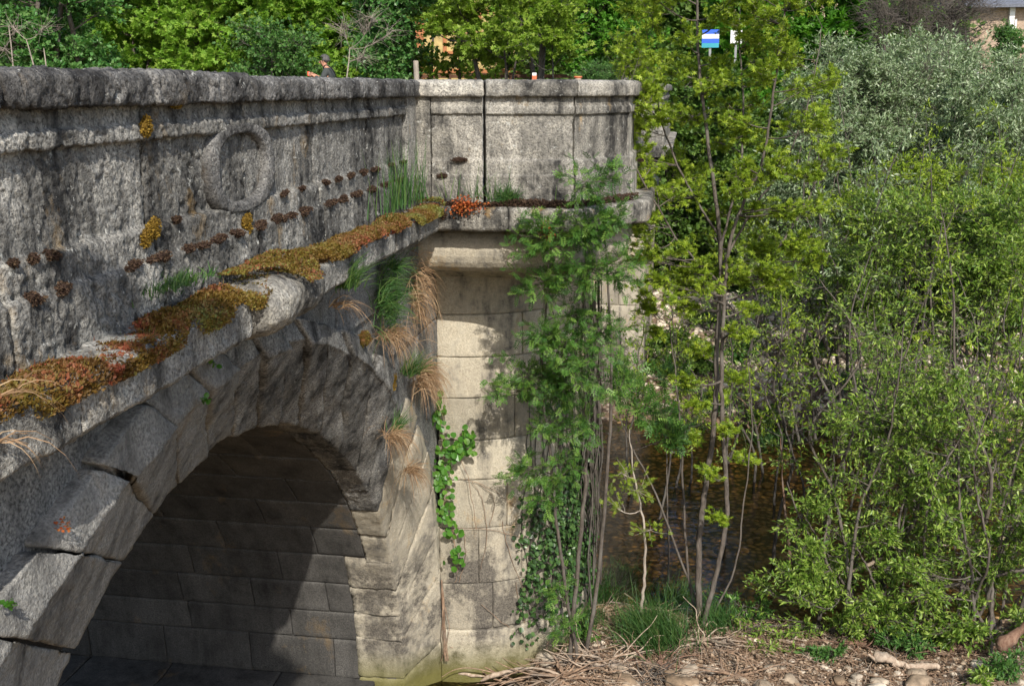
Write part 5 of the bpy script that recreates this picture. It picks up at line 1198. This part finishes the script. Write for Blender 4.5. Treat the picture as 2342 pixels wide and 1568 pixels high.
hs = thing('yellow_house', 'yellow plastered house with orange brown trim glimpsed through the trees', 'house', ((A_+B_)/2, YH, -1.2))
part('wall', 'yellow_wall', hs, (A_, B_, YH, YH+8, -1.2, 6.0))
part('trim', 'orange_trim', hs, (A_-.04, A_+.35, YH-.05, YH, -1.2, 5.99), (B_-.35, B_+.04, YH-.05, YH, -1.2, 5.99), (A_+.36, B_-.36, YH-.06, YH, .62, .80), (A_+.36, B_-.36, YH-.05, YH, -1.2, -.5))
for k, wx_ in enumerate((1045, 1125, 1230)):
    c_ = atY(wx_, 90, YH)[0]; z0_ = 1.45
    f_ = part('window', 'orange_trim', hs, (c_-.62, c_-.47, YH-.08, YH, z0_, z0_+1.9), (c_+.47, c_+.62, YH-.08, YH, z0_, z0_+1.9), (c_-.46, c_+.46, YH-.08, YH, z0_+1.75, z0_+1.9), (c_-.46, c_+.46, YH-.12, YH, z0_, z0_+.12))
    part('pane', 'glass', f_, (c_-.46, c_+.46, YH-.03, YH, z0_+.13, z0_+1.74)); scene.objects[-1]
part('door', 'brown_wood', hs, (atY(1110, 100, YH)[0]-.6, atY(1110, 100, YH)[0]+.6, YH-.04, YH, -.49, .61))
mb = MB(); V = [(A_-.5, YH-.6, 6.0), (B_+.5, YH-.6, 6.0), (B_+.5, YH+8.6, 6.0), (A_-.5, YH+8.6, 6.0), (A_+1, YH+4, 8.6), (B_-1, YH+4, 8.6)]
mb.add(V, [(0, 1, 5, 4), (2, 3, 4, 5), (0, 3, 2, 1)], [(1, 2, 5), (3, 0, 4)]); mb.build('roof', M['red_tile'], hs, smooth=False)
# brown terrace fence before the house
fn_ = thing('wooden_fence', 'low reddish brown wooden fence in front of the yellow house', 'fence', (A_, 44, -1.0))
fa, fb = atY(960, 180, 44)[0], atY(1310, 180, 44)[0]
for z_ in (-.55, -.25, .05, .35): part('rail', 'brown_wood', fn_, (fa, fb, 44.0, 44.05, z_, z_+.14))
for k in range(6): x_ = fa+(fb-fa)*k/5; part('post', 'brown_wood', fn_, (x_-.06, x_+.06, 43.9, 44.0-.002, -1.1, .55))
# stone house, upper right
YS = 55.0; A2 = atY(2215, 100, YS)[0]; B2 = A2+9
sh = thing('stone_house', 'beige stone house with slate roof and white downpipe at the top right corner', 'house', (A2+4, YS, -1.2))
ez = atY(2300, 12, YS)[2]
part('wall', 'beige_brick', sh, (A2, B2, YS, YS+8, -1.2, ez))
mb = MB(); V = [(A2-.4, YS-.5, ez), (B2+.5, YS-.5, ez), (B2+.5, YS+8.5, ez), (A2-.4, YS+8.5, ez), (A2+1, YS+4, ez+3.2), (B2-1, YS+4, ez+3.2)]
mb.add(V, [(0, 1, 5, 4), (2, 3, 4, 5), (0, 3, 2, 1)], [(1, 2, 5), (3, 0, 4)]); mb.build('roof', M['slate'], sh, smooth=False)
part('gutter', 'slate', sh, (A2-.4, B2+.5, YS-.62, YS-.51, ez-.12, ez+.02))
dp = atY(2312, 40, YS)[0]; part('downpipe', 'white_paint', sh, (dp-.11, dp+.11, YS-.22, YS, -1.2, ez-.02))
for wx_ in (2345, 2440):
    c_ = atY(wx_, 75, YS)[0]; z0_ = atY(2340, 92, YS)[2]
    f_ = part('window', 'white_paint', sh, (c_-.5, c_-.42, YS-.05, YS, z0_, z0_+.95), (c_+.42, c_+.5, YS-.05, YS, z0_, z0_+.95), (c_-.42, c_+.42, YS-.1, YS, z0_-.1, z0_))
    part('pane', 'glass', f_, (c_-.42, c_+.42, YS-.02, YS, z0_+.001, z0_+.95))
# blue and white board
def board(label, x, y, Y, w, h, cols, zg=-1.2):
    c = atY(x, y, Y); r_ = thing('sign_board', label, 'sign', (c[0], Y, zg)); n = len(cols)
    for k, m_ in enumerate(cols):
        z1_ = c[2]+h/2-h*k/n; part('panel', m_, r_, (c[0]-w/2, c[0]+w/2, Y-.03, Y+.03, z1_-h/n, z1_-.002))
    part('post', 'steel', r_, (c[0]-.04, c[0]+.04, Y+.031, Y+.11, zg, c[2]+h/2))
board('blue, white and teal banded board behind the top of the ash', 1625, 88, 41, .60, .62, ['blue_paint', 'white_paint', 'blue_paint', 'teal_paint'])
board('plain white board right of the blue banded board', 1684, 84, 41.2, .40, .46, ['white_paint'])
# white van
def van(label, x, y, Y):
    c = atY(x, y, Y); zg = c[2]-1.9; r_ = thing('parked_van', label, 'van', (c[0], Y, zg))
    prof_ = [(-2.3, .35), (2.3, .35), (2.35, .9), (2.1, 1.1), (1.55, 1.25), (1.0, 1.92), (.6, 2.02), (-2.1, 2.02), (-2.3, 1.8)]
    p_ = loop_profile(prof_, .3, .12); mb = MB(); nv = len(p_)
    V = np.concatenate([np.stack([np.full(nv, c[0]-.85), Y+2.3+p_[:, 0], p_[:, 1]+zg], 1), np.stack([np.full(nv, c[0]+.85), Y+2.3+p_[:, 0], p_[:, 1]+zg], 1)])
    Q = [(i, (i+1) % nv, nv+(i+1) % nv, nv+i) for i in range(nv)]; cc = len(V); V = np.vstack([V, V[:nv].mean(0), V[nv:].mean(0)])
    T = [((i+1) % nv, i, cc) for i in range(nv)]+[(nv+i, nv+(i+1) % nv, cc+1) for i in range(nv)]; mb.add(V, Q, T); mb.build('body', M['white_paint'], r_)
    part('rear_window', 'glass', r_, (c[0]-.6, c[0]+.6, Y-.03, Y-.012, zg+1.25, zg+1.70))
    for a_ in (-.78, .62): part('tail_light', 'terracotta', r_, (c[0]+a_, c[0]+a_+.14, Y-.04, Y-.012, zg+.8, zg+1.15))
    for wx_ in (-.86, .66):
        for wy_ in (.8, 3.8):
            mb = MB(); t = np.arange(24)*2*math.pi/24
            V = np.concatenate([np.stack([np.full(24, c[0]+wx_+.2*q_), Y+wy_+.34*np.cos(t), zg+.34+.34*np.sin(t)], 1) for q_ in (0, 1)]+[np.array([(c[0]+wx_-.01, Y+wy_, zg+.34), (c[0]+wx_+.21, Y+wy_, zg+.34)])])
            mb.add(V, [(i, (i+1) % 24, 24+(i+1) % 24, 24+i) for i in range(24)], [((i+1) % 24, i, 48) for i in range(24)]+[(24+i, 24+(i+1) % 24, 49) for i in range(24)]); mb.build('wheel', M['tyre'], r_)
van('white van mostly hidden behind the grey willow crowns', 2192, 143, 50)
# ball finial, pots, posts
def lathe(mb, c, prof, n=20):
    V = []; 
    for r_, z_ in prof:
        for k in range(n): a = 2*math.pi*k/n; V.append((c[0]+r_*math.cos(a), c[1]+r_*math.sin(a), c[2]+z_))
    m_ = len(prof); Q = [(i*n+k, i*n+(k+1) % n, (i+1)*n+(k+1) % n, (i+1)*n+k) for i in range(m_-1) for k in range(n)]; mb.add(V, Q)
c = atY(1435, 160, 29.6); bp_ = thing('stone_ball_finial', 'grey stone ball on a small square pedestal at the far end of the parapet', 'finial', (c[0], 29.6, .08))
mb = MB(); lathe(mb, c, [(max(.001, .135*math.sin(a)), -.135*math.cos(a)) for a in np.linspace(0, math.pi, 14)]); mb.build('ball', M['coping'], bp_)
mb = MB(); lathe(mb, (c[0], c[1], 0), [(.001, .05), (.16, .05), (.15, .22), (.09, .26), (.07, c[2]-.13), (.001, c[2]-.12)], 20); mb.build('pedestal', M['coping'], bp_)
for x, y, Y, s, lab in [(1322, 183, 30.8, .10, 'terracotta flower pot with a bright orange rim on the far wall'), (1392, 192, 30.8, .11, 'low orange terracotta bowl on the far wall')]:
    c = atY(x, y, Y); c[2] = .07 if s == .10 else .03; c[0] = max(c[0], -3.35); r_ = thing('flower_pot', lab, 'flower pot', tuple(c)); hh_ = .22 if s == .10 else .10; mb = MB(); lathe(mb, c, [(.001, 0), (s*.75, 0), (s*.95, hh_*.8), (s*.85, hh_*.8)]); mb.build('pot', M['beige_brick'] if s == .10 else M['terracotta'], r_)
    mb = MB(); lathe(mb, c, [(s*.86, hh_*.8), (s*1.12, hh_*.8), (s*1.12, hh_), (s*.9, hh_), (s*.85, hh_*.82)]); mb.build('rim', M['terracotta'], r_)
c = atY(951, 140, 34); pr_ = thing('wooden_pole', 'pale weathered wooden pole standing left of the yellow house', 'pole', (c[0], 34, -1.1)); mb = MB(); tube(mb, path([(c[0], 34, -1.1), (c[0]+.02, 34, 0), (c[0], 34, c[2])], 5), .085, 12); lathe(mb, (c[0], 34, c[2]), [(.084, -.002), (.07, .02), (.001, .025)], 12); mb.build('shaft', M['bark_pale'], pr_)
c = atY(1222, 166, 33); pr_ = thing('marker_post', 'short pale marker post with an orange band beyond the turret', 'post', (c[0], 33, -1.0)); part('shaft', 'white_paint', pr_, (c[0]-.06, c[0]+.06, 33, 33.08, -1.0, c[2])); part('band', 'terracotta', pr_, (c[0]-.064, c[0]+.064, 32.995, 33.085, c[2]-.22, c[2]-.08))

# ------------------------------------------------------------------ the man on the road behind the parapet
M['skin'] = plain('skin', (.50, .25, .16), .6, 0, .2, 20); M['shirt'] = plain('dark_grey_shirt', (.055, .062, .06), .9, 0, .3, 14)
M['trouser'] = plain('dark_trousers', (.03, .032, .04), .9); M['hair'] = plain('grey_hair', (.11, .105, .10), .8, 0, .8, 60); M['strap'] = plain('black_strap', (.012, .012, .012), .7)
M['shoe'] = plain('dark_shoes', (.025, .02, .018), .6); M['orange_plastic'] = plain('orange_plastic', (.75, .12, .05), .5)
hc = atY(741, 146, 25.6); OX, OY, OZ = hc[0], 25.6, -1.0
man = thing('person', 'grey haired man in a dark shirt looking down at something orange in his hands', 'person', (OX, OY, OZ))
def skin_mesh(name, mat, verts, edges, radii, root_i=0, lv=2, par=man):
    me = bpy.data.meshes.new(name+'_cage'); me.from_pydata([Vector((a+OX, b+OY, c_+OZ)) for a, b, c_ in verts], edges, []); o = bpy.data.objects.new(name, me); link(o)
    md = o.modifiers.new('skin', 'SKIN'); md.use_smooth_shade = True
    for i, r_ in enumerate(radii): me.skin_vertices[0].data[i].radius = (r_, r_) if np.isscalar(r_) else r_
    me.skin_vertices[0].data[root_i].use_root = True
    o.modifiers.new('sub', 'SUBSURF').levels = lv; o.modifiers['sub'].render_levels = lv
    dg = bpy.context.evaluated_depsgraph_get(); m2 = bpy.data.meshes.new_from_object(o.evaluated_get(dg)); m2.transform(Matrix.Translation(-Vector(par.location)))
    bpy.data.objects.remove(o); m2.materials.clear(); m2.materials.append(mat); o2 = bpy.data.objects.new(name, m2); link(o2); o2.parent = par; return o2
hx_ = 0.0
bv = [(.10, 0, .92), (.11, 0, 1.12), (.10, 0, 1.32), (.07, 0, 1.43), (.02, 0, 1.49), (0, 0, 1.56), (-.015, 0, 1.63),
      (.10, .17, 1.38), (-.02, .20, 1.14), (-.24, .08, 1.27), (-.30, .05, 1.29), (.10, -.17, 1.38), (-.02, -.20, 1.14), (-.24, -.08, 1.27), (-.30, -.05, 1.29),
      (.10, .10, .86), (.07, .11, .48), (.10, .11, .09), (-.05, .12, .05), (.10, -.10, .86), (.07, -.11, .48), (.10, -.11, .09), (-.05, -.12, .05)]
be = [(0, 1), (1, 2), (2, 3), (3, 4), (4, 5), (5, 6), (2, 7), (7, 8), (8, 9), (9, 10), (2, 11), (11, 12), (12, 13), (13, 14), (0, 15), (15, 16), (16, 17), (17, 18), (0, 19), (19, 20), (20, 21), (21, 22)]
br = [.14, .13, .14, .065, .055, .085, .075, .06, .042, .03, .034, .06, .042, .03, .034, .085, .055, .04, .035, .085, .055, .04, .035]
body = skin_mesh('body', M['skin'], bv, be, br)
# nose, ears, eyes, fingers joined on as part of the body mesh
fmb = MB()
def tb(pts, R, k=6): tube(fmb, path([np.array(p)+[OX, OY, OZ] for p in pts], 3), np.linspace(R, R*.7, (len(pts)-1)*3+1), k)
tb([(-.085, 0, 1.605), (-.105, 0, 1.58), (-.118, 0, 1.562), (-.09, 0, 1.552)], .014)
for s in (1, -1):
    tb([(.012, s*.078, 1.60), (.02, s*.092, 1.60), (.02, s*.09, 1.565)], .012)
    for j in range(4): zz_ = 1.31-.02*j; tb([(-.30, s*.05, zz_), (-.34, s*(.045), zz_+.005), (-.37, s*.022, zz_), (-.365, s*.002, zz_-.004)], .0085)
    tb([(-.285, s*.04, 1.32), (-.315, s*.025, 1.335), (-.345, s*.012, 1.332)], .010)
fo = fmb.build('features', M['skin'], man); 
import bmesh
bm_ = bmesh.new(); bm_.from_mesh(body.data); bm_.from_mesh(fo.data); bm_.to_mesh(body.data); bm_.free(); bpy.data.objects.remove(fo)
for s in (1, -1):
    mb = MB(); V, Q, T = blob(6, 8); mb.add(V*.011+np.array([OX-.088, OY+s*.032, OZ+1.597]), Q, T); mb.build('eye', M['strap'], man)
mb = MB(); tube(mb, [(OX-.092, OY-.025, OZ+1.532), (OX-.098, OY, OZ+1.531), (OX-.092, OY+.025, OZ+1.532)], .005, 6); mb.build('mouth', M['orange_trim'], man)
shirt = skin_mesh('shirt', M['shirt'], [(.10, 0, .90), (.11, 0, 1.12), (.11, 0, 1.32), (.085, 0, 1.42), (.11, .17, 1.38), (-.01, .205, 1.14), (-.19, .11, 1.24), (.11, -.17, 1.38), (-.01, -.205, 1.14), (-.19, -.11, 1.24)], [(0, 1), (1, 2), (2, 3), (2, 4), (4, 5), (5, 6), (2, 7), (7, 8), (8, 9)], [.165, .155, .165, .085, .085, .062, .05, .085, .062, .05])
skin_mesh('trousers', M['trouser'], [(.10, 0, .90), (.10, .10, .84), (.07, .11, .48), (.10, .11, .12), (.10, -.10, .84), (.07, -.11, .48), (.10, -.11, .12)], [(0, 1), (1, 2), (2, 3), (0, 4), (4, 5), (5, 6)], [.155, .11, .085, .075, .11, .085, .075])
for s in (1, -1): skin_mesh('shoe', M['shoe'], [(.13, s*.11, .05), (.03, s*.115, .045), (-.10, s*.12, .035)], [(0, 1), (1, 2)], [.05, .048, .036])
V, Q, T = blob(10, 14); mb = MB(); H = V*np.array([.115, .10, .115])+np.array([.022, 0, 1.63]); H = H*1.0
keep_ = V[:, 0] < -.35; H[keep_ & (V[:, 2] < .45)] = H[keep_ & (V[:, 2] < .45)]*np.array([.25, .8, 1])+np.array([.02, 0, .02]); low = V[:, 2] < -.55; H[low, 2] += .03
H = H+rng.normal(0, .004, H.shape); mb.add(H+np.array([OX, OY, OZ]), Q, T)
n = 900; a = rng.normal(0, 1, (n, 3)); a /= np.linalg.norm(a, axis=1, keepdims=True); a = a[(a[:, 2] > -.3) & ((a[:, 0] > -.45) | (a[:, 2] > .5))]
scatter(mb, 'blade', a*np.array([.112, .098, .112])+np.array([.022, 0, 1.63])+np.array([OX, OY, OZ]), a+rng.normal(0, .5, a.shape), .035)
mb.build('hair', M['hair'], man)
mb = MB(); P = [(.16, -.16, 1.50), (.02, -.185, 1.42), (-.055, -.12, 1.25), (-.06, .02, 1.08), (.02, .16, .95)]
P = [(.03, -.20, 1.42), (.11, -.20, 1.50), (.22, -.16, 1.44), (.285, -.06, 1.30), (.29, .06, 1.12), (.24, .16, .98)]
tube(mb, path([np.array(p)+[OX, OY, OZ] for p in P], 5), .014, 6); mb.build('bag_strap', M['strap'], man)
ph_ = thing('handheld_gadget', 'small orange gadget held up in both hands of the man', 'gadget', (OX-.37, OY, OZ+1.30))
mb = MB(); sweep(mb, lambda s, p: np.stack([OX-.378+p[:, 0], np.full(len(p), OY+s), OZ+1.31+p[:, 1]], 1), loop_profile([(-.02, -.055), (.012, -.055), (.012, .05), (-.02, .05)], .02, .006), -.055, .055, .02, .006, 0)
mb.build('casing', M['orange_plastic'], ph_); part('screen', 'white_paint', ph_, (OX-.365, OX-.3625, OY-.04, OY+.04, OZ+1.27, OZ+1.345))
